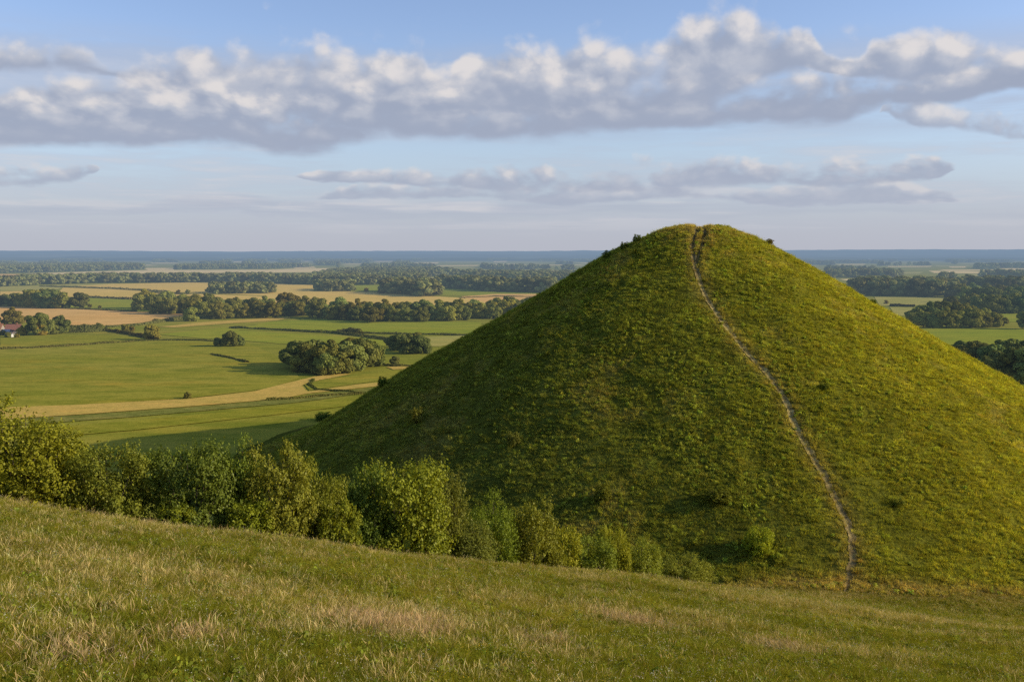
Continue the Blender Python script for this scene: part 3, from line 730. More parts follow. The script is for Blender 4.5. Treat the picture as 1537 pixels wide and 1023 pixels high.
# ------------------------------------------------------------------ woody plants
def tube(V, F, pts, r0, r1, k=5):
    pts = np.array(pts); n = len(pts); s = len(V)
    for i in range(n):
        d = pts[min(i + 1, n - 1)] - pts[max(i - 1, 0)]; d /= np.linalg.norm(d) + 1e-9
        a = np.cross(d, [.3, .9, .1]); a /= np.linalg.norm(a) + 1e-9; b = np.cross(d, a); rr = r0 + (r1 - r0) * i / (n - 1)
        for j in range(k):
            t = 2 * math.pi * j / k; V.append(pts[i] + (a * math.cos(t) + b * math.sin(t)) * rr)
    for i in range(n - 1):
        for j in range(k): F.append((s + i * k + j, s + i * k + (j + 1) % k, s + (i + 1) * k + (j + 1) % k, s + (i + 1) * k + j))
def shrub(seed, nshoot, tw, lf, leaf, cone=.35, skirt=.35, spiky=.0):
    """a many-stemmed shrub, unit height and width: stems, side twigs, single leaves"""
    r = np.random.default_rng(seed); BV = []; BF = []; C = []; Nn = []
    for i in range(nshoot):
        ph = r.random() * 6.283; rr = math.sqrt(r.random()) * .47
        low = r.random() < skirt
        lob = 1 + .16 * math.sin(3 * ph + seed) + .10 * math.sin(5 * ph + seed * 2)
        hh = (.12 + .55 * r.random()) if low else (.72 + .28 * r.random() ** 2) * (1 - cone * (rr / .47) ** 2)
        if low: rr = .26 + .22 * r.random()
        b0 = np.array([math.cos(ph), math.sin(ph), 0]) * rr * .35; tip = np.array([math.cos(ph) * rr * lob, math.sin(ph) * rr * lob, hh])
        mid = b0 * .5 + tip * .5 + np.array([0, 0, .12]) + r.normal(size=3) * .03
        q = lambda t: b0 * (1 - t) ** 2 + mid * 2 * t * (1 - t) + tip * t * t
        tube(BV, BF, [q(t) for t in np.linspace(0, .95, 6)], .009, .002, 4)
        for k in range(tw):
            t = .22 + .78 * r.random() ** .75; p = q(min(1, t)); dd = r.normal(size=3); dd[2] = abs(dd[2]) * .8 + .25; dd += np.array([math.cos(ph), math.sin(ph), 0]) * .55
            dd /= np.linalg.norm(dd); L_ = (.045 + .075 * r.random()) * (1.25 - .6 * t)
            s = np.linspace(.1, 1, lf)[:, None]; pos = p + dd * L_ * s + r.normal(size=(lf, 3)) * .011
            C.append(pos); out = pos - np.array([0, 0, .45]); out /= np.linalg.norm(out, axis=1)[:, None]
            Nn.append(out * .7 + r.normal(size=(lf, 3)) * .6 + np.array([0, 0, .35]))
        # leading shoot
        m = 7; s = np.linspace(0, 1, m)[:, None]; up = (tip - mid); up /= np.linalg.norm(up); up = up * .6 + np.array([0, 0, .5])
        pos = tip + up * (.035 + spiky * r.random()) * s + r.normal(size=(m, 3)) * .008; C.append(pos); Nn.append(r.normal(size=(m, 3)) + up)
    C = np.concatenate(C); Nn = np.concatenate(Nn); k = C[:, 2] > .01
    C = C[k]; Nn = Nn[k]
    kz = 1 / np.percentile(C[:, 2], 99.3); kx = .5 / np.percentile(np.hypot(C[:, 0], C[:, 1]), 95)
    C = C * np.array([kx, kx, kz]); BV = np.array(BV) * np.array([kx, kx, kz])
    V, F = leaf_quads(C, Nn, leaf * (.65 + .7 * r.random(len(C))), r, 1.6)
    fol = mesh_np('foliage', V, F); br = mesh_np('branches', np.array(BV), np.array(BF))
    fol.materials.append(M_SHRUB); br.materials.append(M_BARK)
    return fol, br
def bush(seed, nb, ntw, lf, leaf, nsh=26, tall=.0):
    """a rounded bush, unit height and width: many leafy boughs over a dome, gaps between them, loose shoots on top"""
    r = np.random.default_rng(seed); BV = []; BF = []; C = []; Nn = []
    for b in range(nb):
        ph = 2.39996 * b + r.random() * .9; t = (b + .5) / nb
        h = .06 + .80 * (1 - t) ** 1.0 if b > 2 else .80 + .12 * r.random()
        lob = 1 + .14 * math.sin(3 * ph + seed) + .08 * math.sin(5 * ph + 2 * seed)
        rr = .40 * lob * math.sqrt(max(.02, 1 - (abs(h - .42) / .60) ** 2.3)) * (.72 + .3 * r.random())
        a = np.array([math.cos(ph) * rr, math.sin(ph) * rr, h * (.92 + .12 * r.random())]); rad = .10 + .075 * r.random()
        m = a * np.array([.45, .45, .55])
        tube(BV, BF, [np.array([a[0] * .08, a[1] * .08, -.02]), m, a], .012, .003, 4)
        d = r.normal(size=(ntw, 3)); d[:, 2] += .2; d /= np.linalg.norm(d, axis=1)[:, None]
        up = np.array([0, 0, .35]) + np.array([math.cos(ph), math.sin(ph), 0]) * .35
        for k in range(ntw):
            st = a + d[k] * rad * np.array([1.1, 1.1, .9]) * (.25 + .55 * r.random()); dd = d[k] + up + r.normal(size=3) * .3; dd /= np.linalg.norm(dd)
            s = np.linspace(0, 1, lf)[:, None]; pos = st + dd * (.045 + .05 * r.random()) * s + r.normal(size=(lf, 3)) * .0085
            C.append(pos); Nn.append(d[k] * .8 + r.normal(size=(lf, 3)) * .55 + np.array([0, 0, .35]))
    for k in range(nsh):
        ph = r.random() * 6.283; q = math.sqrt(r.random()) * .36; z = .80 * math.sqrt(max(.05, 1 - (q / .46) ** 2)) + .02
        p = np.array([math.cos(ph) * q, math.sin(ph) * q, z]); dd = np.array([math.cos(ph) * .35, math.sin(ph) * .35, 1.0]) + r.normal(size=3) * .2; dd /= np.linalg.norm(dd)
        L_ = .05 + (.09 + tall) * r.random(); n = 14; s = np.linspace(0, 1, n)[:, None]
        tube(BV, BF, [p, p + dd * L_ * .9], .003, .001, 4)
        C.append(p + dd * L_ * s + r.normal(size=(n, 3)) * .012 * (1.2 - s)); Nn.append(r.normal(size=(n, 3)) + dd * .5)
    C = np.concatenate(C); Nn = np.concatenate(Nn); k = C[:, 2] > .0; C = C[k]; Nn = Nn[k]
    kz = 1 / np.percentile(C[:, 2], 99.6); kx = .5 / np.percentile(np.hypot(C[:, 0], C[:, 1]), 96)
    C = C * np.array([kx, kx, kz]); BV = np.array(BV) * np.array([kx, kx, kz])
    V, F = leaf_quads(C, Nn, leaf * (.6 + .8 * r.random(len(C))), r, 1.6)
    ni = 420; di = r.normal(size=(ni, 3)); di /= np.linalg.norm(di, axis=1)[:, None]      # big quads added inside the bush to block light
    Ci = di * (r.random((ni, 1)) ** .4) * np.array([.33, .33, .36]) + np.array([0, 0, .38])
    Vi, Fi = leaf_quads(Ci, di + r.normal(size=(ni, 3)) * .3, .085 * (.6 + .6 * r.random(ni)), r, 1.2)
    F = np.concatenate([F, Fi + len(V)]); V = np.concatenate([V, Vi])
    fol = mesh_np('foliage', V, F); br = mesh_np('branches', BV, np.array(BF)) if len(set(map(len, BF))) == 1 else None
    fol.materials.append(M_SHRUB)
    if br: br.materials.append(M_BARK)
    return fol, br
SH = [bush(1, 60, 62, 10, .0125), bush(2, 50, 66, 9, .0155, 20), bush(3, 56, 58, 9, .0145, 30, .04), bush(4, 34, 46, 9, .022, 14), bush(5, 52, 60, 9, .0150, 28, .02)]
SMALL = [bush(11, 30, 26, 8, .032, 10), bush(12, 26, 26, 8, .034, 12, .05)]
def place_shrub(name, p, h, w, kind, label, cat, col=(1, 1, 1), group=None, lib=SH, rz=None, sink=.15):
    o = empty(name, (p[0], p[1], p[2] - sink), random.random() * 6.28 if rz is None else rz)
    tag(o, label, cat, group)
    fol, br = lib[kind]
    for nm, me in (('foliage', fol), ('branches', br)):
        c = bpy.data.objects.new(nm, me); COL.objects.link(c); c.parent = o; c.scale = (w, w, h); c.color = (*col, 1)
    return o
YG = (1.1, 1.12, .72); DK = (.62, .78, .85); GR = (.95, .95, 1.25); NM = (.9, .95, .9); BR = (1.1, 1.12, .7)
ROW = [  # u, v of the top, width px, metres behind the crest, kind, colour, label
    (22, 612, 215, 9, 0, YG, 'tall bright yellow green bush at the left edge of the near slope'),
    (92, 655, 120, 13, 2, NM, 'dull green bush just behind the bright left edge bush'),
    (160, 660, 130, 7, 1, NM, 'round dense green bush standing alone left of the gap in the row'),
    (102, 708, 74, 5, 3, YG, 'low leafy bush in front, between the left edge bush and the round one'),
    (288, 655, 138, 8, 1, DK, 'dark green broad bush right of the gap in the row'),
    (352, 652, 92, 10, 2, (.8, .9, .85), 'narrow upright green bush squeezed between the dark one and the pale one'),
    (412, 656, 120, 7, 4, (1.1, 1.05, 1.0), 'pale olive bush with a tall rounded top and visible stems'),
    (372, 742, 80, 3, 3, BR, 'low bright lime green bush on the grass edge below the pale olive bush'),
    (262, 752, 66, 2.5, 3, BR, 'lowest sprig of lime green leaves at the foot of the dark bush'),
    (482, 680, 92, 9, 0, (1.0, 1.0, .8), 'slender pointed bush right of the pale olive bush'),
    (508, 742, 74, 4, 3, YG, 'small ragged bush on the crest in front of the slender pointed bush'),
    (548, 690, 100, 11, 2, DK, 'dark shaded bush with light tips, left half of the big middle clump'),
    (606, 682, 150, 8, 1, (1.1, 1.12, .75), 'largest middle bush, dark hollow left and sunlit yellow leaves right'),
    (662, 700, 74, 9, 4, GR, 'grey green wispy bush leaning right of the largest middle bush'),
    (735, 733, 98, 9, 0, (.85, .95, .7), 'dark bush with a golden tip against the shaded mound'),
    (706, 778, 84, 4, 2, GR, 'grey green spiky bush on the crest below the golden tipped one'),
    (798, 742, 96, 7, 4, (1.0, 1.05, .9), 'twiggy green bush at the right end of the tall row'),
    (848, 796, 56, 6, 3, YG, 'small yellowish bush just right of the tall row'),
    (884, 812, 84, 6, 1, (.75, .85, .75), 'low dark spreading bush on the crest toward the mound'),
    (922, 794, 52, 8, 4, BR, 'small bright yellow green bush rising behind the low dark ones'),
    (958, 815, 78, 6, 2, (.85, .9, .75), 'low olive bush between the bright yellow one and the last one'),
    (1030, 836, 84, 4, 0, NM, 'last low bush of the row where the slope meets the mound'),
]
for (u, vt, wp, dy, kd, cl, lb) in ROW:
    dy = dy * .5 + 1.2
    x0 = ray(u, 700)[0] * 85
    y = float(crest_y(x0)) + dy; p = hit_y(u, y); y = float(crest_y(p[0])) + dy; p = hit_y(u, y)
    d = ray(u, vt); top = CAMZ + d[2] / d[1] * y
    if u > 820: cl = tuple(c * 1.35 for c in cl)
    place_shrub('bush', p, max(1.6, (top - p[2]) * (1.06 if u < 60 or u > 820 else .94)), wp * px_size(p) * (.98 if u < 820 else 1.05), kd, lb, 'bush', cl, 'bushes along the crest of the near slope')
MB_ = [  # u, v of the foot, width px, height px, kind, colour, label
    (1140, 831, 44, 40, 9, (1.6, 1.7, .9), 'lone leafy bush low on the mound left of the path, casting a shadow'),
    (625, 634, 22, 24, 0, GR, 'small pale bush on the shaded left flank of the mound'),
    (956, 364, 14, 13, 1, DK, 'dark spiky bush on the skyline nearest the summit, left side'),
    (937, 375, 13, 13, 0, DK, 'small dark bush, middle one on the skyline left of the summit'),
    (911, 388, 14, 13, 1, DK, 'small dark bush lowest of the three on the skyline left of the summit'),
    (1155, 362, 12, 9, 0, (.9, .7, .6), 'tiny brownish bush on the skyline right of the summit'),
    (574, 580, 16, 16, 1, DK, 'dark bush on the lower left skyline of the mound against the fields'),
    (486, 630, 30, 13, 1, DK, 'low spreading dark bush near the foot of the left skyline'),
    (1347, 758, 22, 12, 0, (1.1, 1.1, .9), 'low dark bush alone on the grassy slope right of the path'),
    (1076, 752, 44, 20, 1, (.8, .8, .7), 'wide low scrubby bush above the lone leafy bush'),
    (905, 752, 26, 30, 0, (.95, 1, .8), 'ragged upright bush on the lower mound above the crest row'),
    (770, 668, 22, 22, 0, GR, 'pale twiggy bush on the dark left face above the crest row'),
    (1236, 584, 16, 10, 0, (.7, .8, .7), 'small dark bush on the sunny right face beside the path bend'),
    (1310, 432, 10, 8, 1, DK, 'tiny dark bush on the right skyline of the mound'),
]
for (u, v, wp, hp, kd, cl, lb) in MB_:
    p = hit(u, v)
    while p[1] < 20 or p[1] > 300:          # the ray went over the skyline: step down to the turf
        v += .5; p = hit(u, v)
    m = px_size(p)
    place_shrub('bush', p, hp * m, wp * m, 3 if kd == 9 else kd, lb, 'bush', cl, None, SH if kd == 9 else SMALL, sink=.1)

def ico(n=1):
    t = (1 + 5 ** .5) / 2
    v = np.array([(-1, t, 0), (1, t, 0), (-1, -t, 0), (1, -t, 0), (0, -1, t), (0, 1, t), (0, -1, -t), (0, 1, -t), (t, 0, -1), (t, 0, 1), (-t, 0, -1), (-t, 0, 1)], float)
    f = [(0, 11, 5), (0, 5, 1), (0, 1, 7), (0, 7, 10), (0, 10, 11), (1, 5, 9), (5, 11, 4), (11, 10, 2), (10, 7, 6), (7, 1, 8), (3, 9, 4), (3, 4, 2), (3, 2, 6), (3, 6, 8), (3, 8, 9), (4, 9, 5), (2, 4, 11), (6, 2, 10), (8, 6, 7), (9, 8, 1)]
    return v / np.linalg.norm(v[0]), np.array(f)
def broadleaf(seed, nb, wide, nleaf, leaf, low=.16, mat=M_TREE, tall=1.0):
    """unit-height broadleaf tree: trunk with limbs, crown of leafy boughs of uneven size"""
    r = np.random.default_rng(seed); TV = []; TF = []; C = []; Nn = []
    tube(TV, TF, [(0, 0, -.02), (.005, 0, .12), (.0, .006, .3), (.01, 0, .55)], .028, .012, 6)
    for b in range(nb):
        if b < 3: a = np.array([r.normal() * .08, r.normal() * .08, .80 + .06 * b])
        else:
            ph = 2.39996 * b + r.random() * .8; h = low + .10 + (.72 - low) * r.random(); lim = wide * (1 - (abs(h - .45) / .62) ** 2) ** .5
            a = np.array([math.cos(ph), math.sin(ph), 0]) * lim * (.55 + .38 * r.random()) + np.array([0, 0, h])
        rad = (.10 + .10 * r.random()) * (1.0 if b > 2 else .85)
        tube(TV, TF, [(0, 0, max(.12, a[2] - .32)), a * .5 + np.array([0, 0, max(.16, a[2] - .18) * .5]), a], .012, .003, 4)
        n = int(nleaf * rad ** 2 * 70 / nb * (20 / 20))
        d = r.normal(size=(n, 3)); d[:, 2] += .25; d /= np.linalg.norm(d, axis=1)[:, None]
        q = a + d * rad * np.array([1.15, 1.15, .85]) * (.62 + .45 * r.random((n, 1)) ** .6)
        C.append(q); Nn.append(d * 1.0 + r.normal(size=(n, 3)) * .38 + np.array([0, 0, .25]))
    C = np.concatenate(C); Nn = np.concatenate(Nn); k = C[:, 2] > low * .5; C = C[k]; Nn = Nn[k]
    zmax = C[:, 2].max(); C[:, 2] *= 1 / zmax
    V, F = leaf_quads(C, Nn, leaf * (.6 + .8 * r.random(len(C))), r, 1.25)
    cr = mesh_np('crown', V, F); tr = mesh_np('trunk', np.array(TV), np.array(TF))
    cr.materials.append(mat); tr.materials.append(M_BARK)
    return cr, tr
BT = [broadleaf(21, 26, .46, 4200, .058, .05), broadleaf(22, 22, .38, 3800, .058, .06), broadleaf(23, 30, .54, 4600, .054, .04), broadleaf(24, 24, .43, 4000, .062, .02), broadleaf(25, 28, .50, 4400, .056, .0), broadleaf(26, 20, .34, 3400, .060, .03)]
def place_tree(name, p, h, kd, label, cat='tree', group=None, col=(1, 1, 1), wide=1.0):
    o = empty(name, (p[0], p[1], p[2]), random.random() * 6.28); tag(o, label, cat, group)
    cr, tr = BT[kd % len(BT)]
    g_ = random.random(); m_ = .78 + .5 * random.random(); col = (col[0] * m_ * (.9 + .3 * g_), col[1] * m_, col[2] * m_ * (1.15 - .35 * g_))
    for nm, me in (('crown', cr), ('trunk', tr)):
        c = bpy.data.objects.new(nm, me); COL.objects.link(c); c.parent = o; c.scale = (h * wide, h * wide, h); c.color = (*col, 1)
    return o
def trees(lst, group):
    for (u, v, hp, kd, lb, *cl) in lst:
        p = gnd(u, v); place_tree('tree', p, hp * px_size(p), kd, lb, 'tree', group, cl[0] if cl else (1, 1, 1), 1.0 + .15 * (random.random() - .5))
# the oval copse in the pasture
for k, (u, v, hp, kd) in enumerate([(447, 553, 42, 0), (466, 558, 44, 1), (484, 561, 44, 4), (503, 560, 46, 2), (522, 557, 46, 4), (541, 553, 46, 0), (558, 549, 40, 3), (452, 547, 36, 2), (476, 551, 42, 0), (500, 551, 42, 2), (524, 548, 42, 1), (546, 546, 40, 4), (451, 558, 30, 3), (490, 562, 36, 3)]):
    p = gnd(u, v); place_tree('tree', p, hp * px_size(p), kd, 'full crowned tree in the dark oval copse on the pasture left of the mound', 'tree', 'trees of the oval copse', (.85, .95, 1.0), 1.1)
trees([(345, 520, 24, 0, 'taller of the two close trees standing in the pasture left of the copse'), (359, 519, 17, 2, 'shorter right hand tree of the pair in the pasture left of the copse'),
       (327, 519, 13, 0, 'round low bush like tree left of the pair in the pasture'), (228, 510, 23, 0, 'lone round tree by the hedge junction in the left pasture'),
       (282, 598, 11, 2, 'small round lone tree at the edge of the mown hay strip')], None)
for k, (u, v, hp, kd) in enumerate([(600, 526, 26, 0), (615, 530, 30, 2), (631, 530, 28, 4), (586, 521, 16, 3), (622, 524, 26, 1)]):
    p = gnd(u, v); place_tree('tree', p, hp * px_size(p), kd, 'tree in the small dense clump between copse and mound', 'tree', 'trees of the small clump beside the mound', (.85, .95, 1.0), 1.15)
trees([(593, 548, 14, 0, 'bushy little tree on its own below the small clump beside the mound')], None)
# trees around the houses
trees([(19, 486, 26, 2, 'broad tree rising behind the red roofed house', (1, 1, 1)), (54, 503, 34, 1, 'tall dark tree right of the red roofed house, left of a pair', (.8, .9, 1)), (64, 502, 32, 0, 'tall leafy tree filling the middle of the group right of the houses'),
       (91, 500, 27, 3, 'oval tree standing at the right end of the group by the houses', (.85, .95, 1)), (60, 503, 19, 4, 'pale round tree in front of the tall pair by the houses', (1.4, 1.3, 1)), (79, 501, 18, 2, 'low tree between the tall pair and the oval tree by the houses'),
       (33, 503, 15, 2, 'round garden tree in front of the red roofed house', (1.2, 1.1, .8)), (3, 503, 9, 2, 'low garden shrub tree in front of the white house wall'), (-4, 487, 12, 0, 'dark tree behind the left house at the picture edge'),
       (12, 506, 8, 4, 'low rounded shrub tree before the white shed', (1.1, 1.1, .9)), (26, 507, 7, 2, 'small tree hiding the wall of the red roofed house', (1, 1, .9)), (149, 496, 12, 3, 'taller bushy tree at the right end of the hedge by the houses'), (188, 499, 13, 1, 'slim leaning tree beside the hedge gap right of the houses'), (198, 497, 8, 4, 'low scrubby tree beside the slim leaning one'), (177, 500, 6, 4, 'smallest scrubby tree left of the slim leaning one')], None)
LEFT = [(6, 459, 18, 0), (20, 459.5, 20, 4), (40, 461, 26, 2), (54, 461.5, 27, 0), (68, 462, 27, 4), (82, 462.5, 27, 2), (94, 463, 25, 1), (30, 460, 18, 3), (60, 459, 26, 3), (76, 459, 26, 0), (48, 458, 24, 1), (-8, 459, 18, 2)]
for (u, v, hp, kd) in LEFT:
    p = gnd(u, v); place_tree('tree', p, hp * px_size(p), kd, 'tree in the dense wood at far left above the stubble field', 'tree', 'trees of the left wood', (.9, 1, 1), 1.15)
trees([(120, 462.5, 24, 0, 'single tree standing just right of the left wood above the stubble field'), (135, 462, 6, 4, 'small bush right of the single tree on the green field edge'), (150, 463, 5, 4, 'tiny bush on the green field edge nearest the long belt'),
       (287, 482, 22, 4, 'tree standing forward of the long woodland belt near its left end', (1.15, 1.1, .9))], None)
# the long belt across the middle
r_ = np.random.default_rng(5)
BELT = []
for i, u in enumerate(np.linspace(214, 800, 46)):
    fr = np.interp(u, [214, 260, 330, 400, 440, 500, 560, 640, 720, 800], [468, 473, 478, 478, 477, 481, 485, 483, 480, 476])
    BELT.append((u + r_.normal() * 3, fr - r_.random() * 3.5, 1))
    if i % 2 == 0: BELT.append((u + 6 + r_.normal() * 4, fr - 4 - r_.random() * 4, 0))
for (u, v, front) in BELT:
    p = gnd(u, v); h = (22 + 6.5 * r_.random()) * (.95 if front else 1.12) * px_size(p)
    t = .8 + .45 * r_.random()
    place_tree('tree', p, h, int(r_.integers(0, 6)), 'tree in the %s of the long woodland belt across the middle fields' % ('front rank' if front else 'back rank'), 'tree', 'trees of the long woodland belt, ' + ('front' if front else 'back'), (t, t * 1.02, t * .95), 1.15)
# right of the mound
RC = [(1372, 488, 26, 3), (1386, 491, 24, 0), (1403, 492, 20, 4), (1420, 492, 32, 2), (1436, 492, 26, 1), (1458, 492, 30, 0), (1470, 491, 27, 2), (1490, 490, 22, 4), (1506, 489, 13, 3), (1395, 486, 34, 2), (1412, 485, 34, 0), (1432, 485, 33, 4), (1450, 484, 30, 2), (1480, 486, 24, 3), (1380, 484, 26, 0)]
for (u, v, hp, kd) in RC:
    p = gnd(u, v); place_tree('tree', p, hp * px_size(p), kd, 'tree of the clump behind the right flank of the mound', 'tree', 'trees of the clump behind the right flank', (.9, 1, 1), 1.15)
RW = [(1428, 464, 20, 0), (1444, 462, 22, 2), (1460, 466, 26, 4), (1476, 468, 28, 2), (1492, 470, 28, 0), (1508, 470, 28, 2), (1524, 468, 28, 1), (1540, 470, 30, 3), (1450, 454, 24, 1), (1470, 455, 24, 0), (1490, 456, 26, 4), (1512, 456, 26, 2), (1532, 455, 26, 0), (1442, 447, 22, 3), (1460, 446, 22, 2), (1480, 445, 20, 1), (1500, 447, 20, 0), (1522, 446, 20, 4), (1540, 446, 20, 2)]
for (u, v, hp, kd) in RW:
    p = gnd(u, v); place_tree('tree', p, hp * px_size(p), kd, 'tree of the large wood at the right edge beyond the clump', 'tree', 'trees of the large right hand wood', (.85, .95, 1), 1.2)
RL = [(1440, 545, 34, 0), (1458, 550, 38, 2), (1475, 556, 40, 4), (1494, 560, 44, 0), (1512, 566, 46, 2), (1530, 572, 50, 3), (1546, 575, 52, 1), (1470, 545, 34, 1), (1500, 550, 40, 2), (1522, 552, 44, 0), (1540, 556, 46, 4), (1487, 570, 36, 3)]
for (u, v, hp, kd) in RL:
    p = gnd(u, v); place_tree('tree', p, hp * px_size(p), kd, 'tree in the dark wood at the lower right edge behind the mound', 'tree', 'trees of the lower right wood', (.75, .85, .95), 1.15)
trees([(1541, 494, 30, 1, 'dark tree cut by the right edge of the photo, above the green field', (.75, .9, 1)), (1285, 428, 9, 4, 'small reddish tree on the mound skyline at right', (1.2, .8, .6)), (1330, 456, 6, 4, 'dark bushy tree at the left end of the pale field right of the mound', (.9, .7, .6))], None)
trees([(388, 441, 1, 0, 'x')][:0], None)
trees([(268, 441.5, 7, 4, 'left tree of two small ones in the ripe field above the belt'), (282, 441.5, 7.5, 3, 'right tree of two small ones in the ripe field above the belt'), (550, 437.5, 6, 4, 'little reddish tree between two woods on the far field edge', (1.3, .9, .7)), (661, 442.5, 7, 4, 'single small tree in the far green field right of the dark wood')], None)

# far woods: instanced crowns, each wood one mass
def lowtree(seed, n, leaf, wide):
    cr, tr = broadleaf(seed, 9, wide, n, leaf, .03, M_WOOD)
    V, F = ico(); r = np.random.default_rng(seed); me = cr
    return cr
P_WD = [proto('crown', lowtree(40 + i, 420, .15, [.5, .42, .56, .46][i]), M_WOOD) for i in range(4)]
def inpoly(x, y, poly):
    c = np.zeros(x.shape, bool); n = len(poly)
    for i in range(n):
        (x0, y0), (x1, y1) = poly[i], poly[(i + 1) % n]
        k = ((y0 > y) != (y1 > y)) & (x < (x1 - x0) * (y - y0) / (y1 - y0 + 1e-12) + x0); c ^= k
    return c
def wood(px, spacing, h, seed, label, thin=0.0, col=(1, 1, 1), width=1.15, holes=(), name='woodland'):
    poly = [gnd(u, v)[:2] for u, v in px]; P = np.array(poly); r = np.random.default_rng(seed)
    x0, y0 = P.min(0); x1, y1 = P.max(0); n = int((x1 - x0) * (y1 - y0) / spacing ** 2)
    x = x0 + (x1 - x0) * r.random(n); y = y0 + (y1 - y0) * r.random(n); k = inpoly(x, y, poly)
    for hp in holes: k &= ~inpoly(x, y, [gnd(u, v)[:2] for u, v in hp])
    if thin: k &= fbm(x / 420.0 + seed, y / 900.0, 3) > thin - .5
    x = x[k]; y = y[k]; n = len(x); print(label[:30], n)
    hh = h * (.75 + .5 * r.random(n)); s = np.stack([hh * width, hh * width, hh], 1)
    o = gn_scatter(name, P_WD, np.stack([x, y, 0 * x], 1), np.stack([0 * x, 0 * x, r.random(n) * 6.28], 1), s, np.ones((n, 3)), r.integers(0, 4, n))
    o.color = (*col, 1)
    return tag(o, label, 'woodland', kind='stuff')
wood([(-20, 431), (60, 427.5), (130, 425), (300, 424), (380, 424.6), (470, 427.5), (558, 428.4), (576, 426), (560, 424.6), (470, 423), (400, 421), (150, 421.4), (60, 424), (-20, 427)], 9.5, 12, 1, 'long grey green wood crossing behind the ripe fields on the left')
wood([(313, 441), (406, 440.8), (410, 438), (318, 438)], 8.5, 10.5, 2, 'small dark wood in the ripe field just above the long belt')
wood([(572, 440), (600, 442.5), (652, 446), (656, 441), (640, 437), (578, 436)], 8.5, 14, 3, 'compact dark wood in the middle of the far fields')
wood([(470, 437), (532, 437.6), (528, 434), (480, 433.4)], 8.5, 11, 4, 'little straggling wood left of the compact dark wood')
wood([(652, 432), (700, 434), (742, 438), (836, 440), (845, 436), (742, 433.5), (662, 429.5)], 8.5, 14, 5, 'line of tall trees running from the compact wood to the mound')
wood([(470, 426), (560, 422), (575, 427.5), (640, 425), (640, 416), (690, 411.5), (650, 406), (560, 406), (500, 411), (470, 419)], 13, 11.5, 6, 'broad wood behind the compact one, middle of the view')
wood([(676, 416), (745, 420.5), (860, 425), (915, 421), (890, 415), (700, 414)], 13, 12, 7, 'wood beyond the line of tall trees beside the mound')
wood([(-20, 410), (30, 410), (110, 407.4), (210, 404.6), (206, 400), (150, 398), (-20, 400)], 17, 13, 8, 'far wood at the left edge beneath the hills')
wood([(128, 404), (216, 404.6), (214, 401.5), (140, 400)], 15, 14, 9, 'far dark wood left of centre beneath the hills')
wood([(262, 404.4), (400, 403.4), (470, 401), (430, 399.5), (340, 401), (266, 401.4)], 17, 12, 10, 'far wood beyond the pale strip in the left half')
def clearing(pts):
    us = [p[0] for p in pts]; v0 = min(p[1] for p in pts) - .3; v1 = max(p[1] for p in pts); v1 += .36 * (v1 - 382)
    return [(min(us) - 4, v0), (max(us) + 4, v0), (max(us) + 4, v1), (min(us) - 4, v1)]
FARH = [clearing(p) for p in STRIPS] + [clearing(p) for p in ([(513, 396), (541, 401)], [(440, 400), (475, 403)], [(215, 402), (262, 405)])] + [[(678, 406.6), (712, 404.2), (780, 405.6), (900, 408.4), (900, 413), (790, 413), (700, 412)], [(1394, 406), (1504, 406), (1504, 412), (1394, 412)]]
wood([(430, 399), (520, 402), (560, 405.5), (680, 405.6), (712, 403.6), (780, 405), (930, 408), (960, 398), (700, 394.6), (430, 395)], 20, 13, 11, 'far patchwork of woods in the centre beneath the hills', .47, holes=FARH)
wood([(-40, 399), (430, 399), (430, 394), (-40, 394)], 26, 14, 12, 'farthest woods below the hills in the left half', .46, holes=FARH)
wood([(-80, 394), (1600, 394), (1700, 389.4), (-150, 389.4)], 46, 15, 13, 'hazy farthest woods along the whole foot of the hills', .44, holes=FARH, width=2.4)
wood([(1278, 443), (1436, 447), (1432, 437), (1290, 435)], 9, 15, 14, 'wood behind the pale field right of the mound')
wood([(1436, 437), (1560, 441), (1560, 436), (1440, 433)], 10, 15, 15, 'back edge of the large wood at the far right')
wood([(1240, 417), (1352, 417), (1350, 412.5), (1240, 412)], 13, 13, 16, 'line of far woodland on the right beside the mound skyline', .35)
wood([(1370, 417), (1500, 415.6), (1540, 419), (1540, 412), (1500, 411.5), (1380, 411.6)], 14, 12, 17, 'scattered far woods on the right between tan strips', .45)
wood([(1190, 410), (1300, 408), (1400, 406), (1600, 409), (1640, 396), (1190, 394)], 21, 14, 18, 'broad far woods on the right beneath the hills', .44, holes=FARH)
wood([(1412, 425), (1432, 424), (1430, 421), (1414, 421)], 10, 13, 19, 'tuft of far trees between the tan strips at right')

# hedges and scrub lines
def hedge_mesh(P, h, w, seed, leaf, dens):
    r = np.random.default_rng(seed); C = []; Nn = []
    seg = np.linalg.norm(np.diff(P, axis=0), axis=1); L_ = seg.sum(); n = int(L_ * dens)
    s = r.random(n) * L_; cum = np.concatenate([[0], np.cumsum(seg)])
    x = np.interp(s, cum, P[:, 0]); y = np.interp(s, cum, P[:, 1])
    hh = h * (.75 + .9 * (fbm(s * .11 + seed, s * 0, 3) + .15)); hh = np.maximum(hh, h * .3)
    a = r.random(n) * math.pi; rad = .7 + .3 * r.random(n)
    dx = np.cos(a) * w * .5 * rad; tgx = np.interp(s, cum[:-1], np.diff(P[:, 0]) / seg); tgy = np.interp(s, cum[:-1], np.diff(P[:, 1]) / seg)
    C = np.stack([x - tgy * dx, y + tgx * dx, np.sin(a) * hh * rad], 1)
    Nn = np.stack([-tgy * np.cos(a), tgx * np.cos(a), np.sin(a) + .2], 1) + r.normal(size=(n, 3)) * .45
    V, F = leaf_quads(C, Nn, leaf * (.6 + .8 * r.random(n)), r, 1.2); return mesh_np('hedge', V, F)
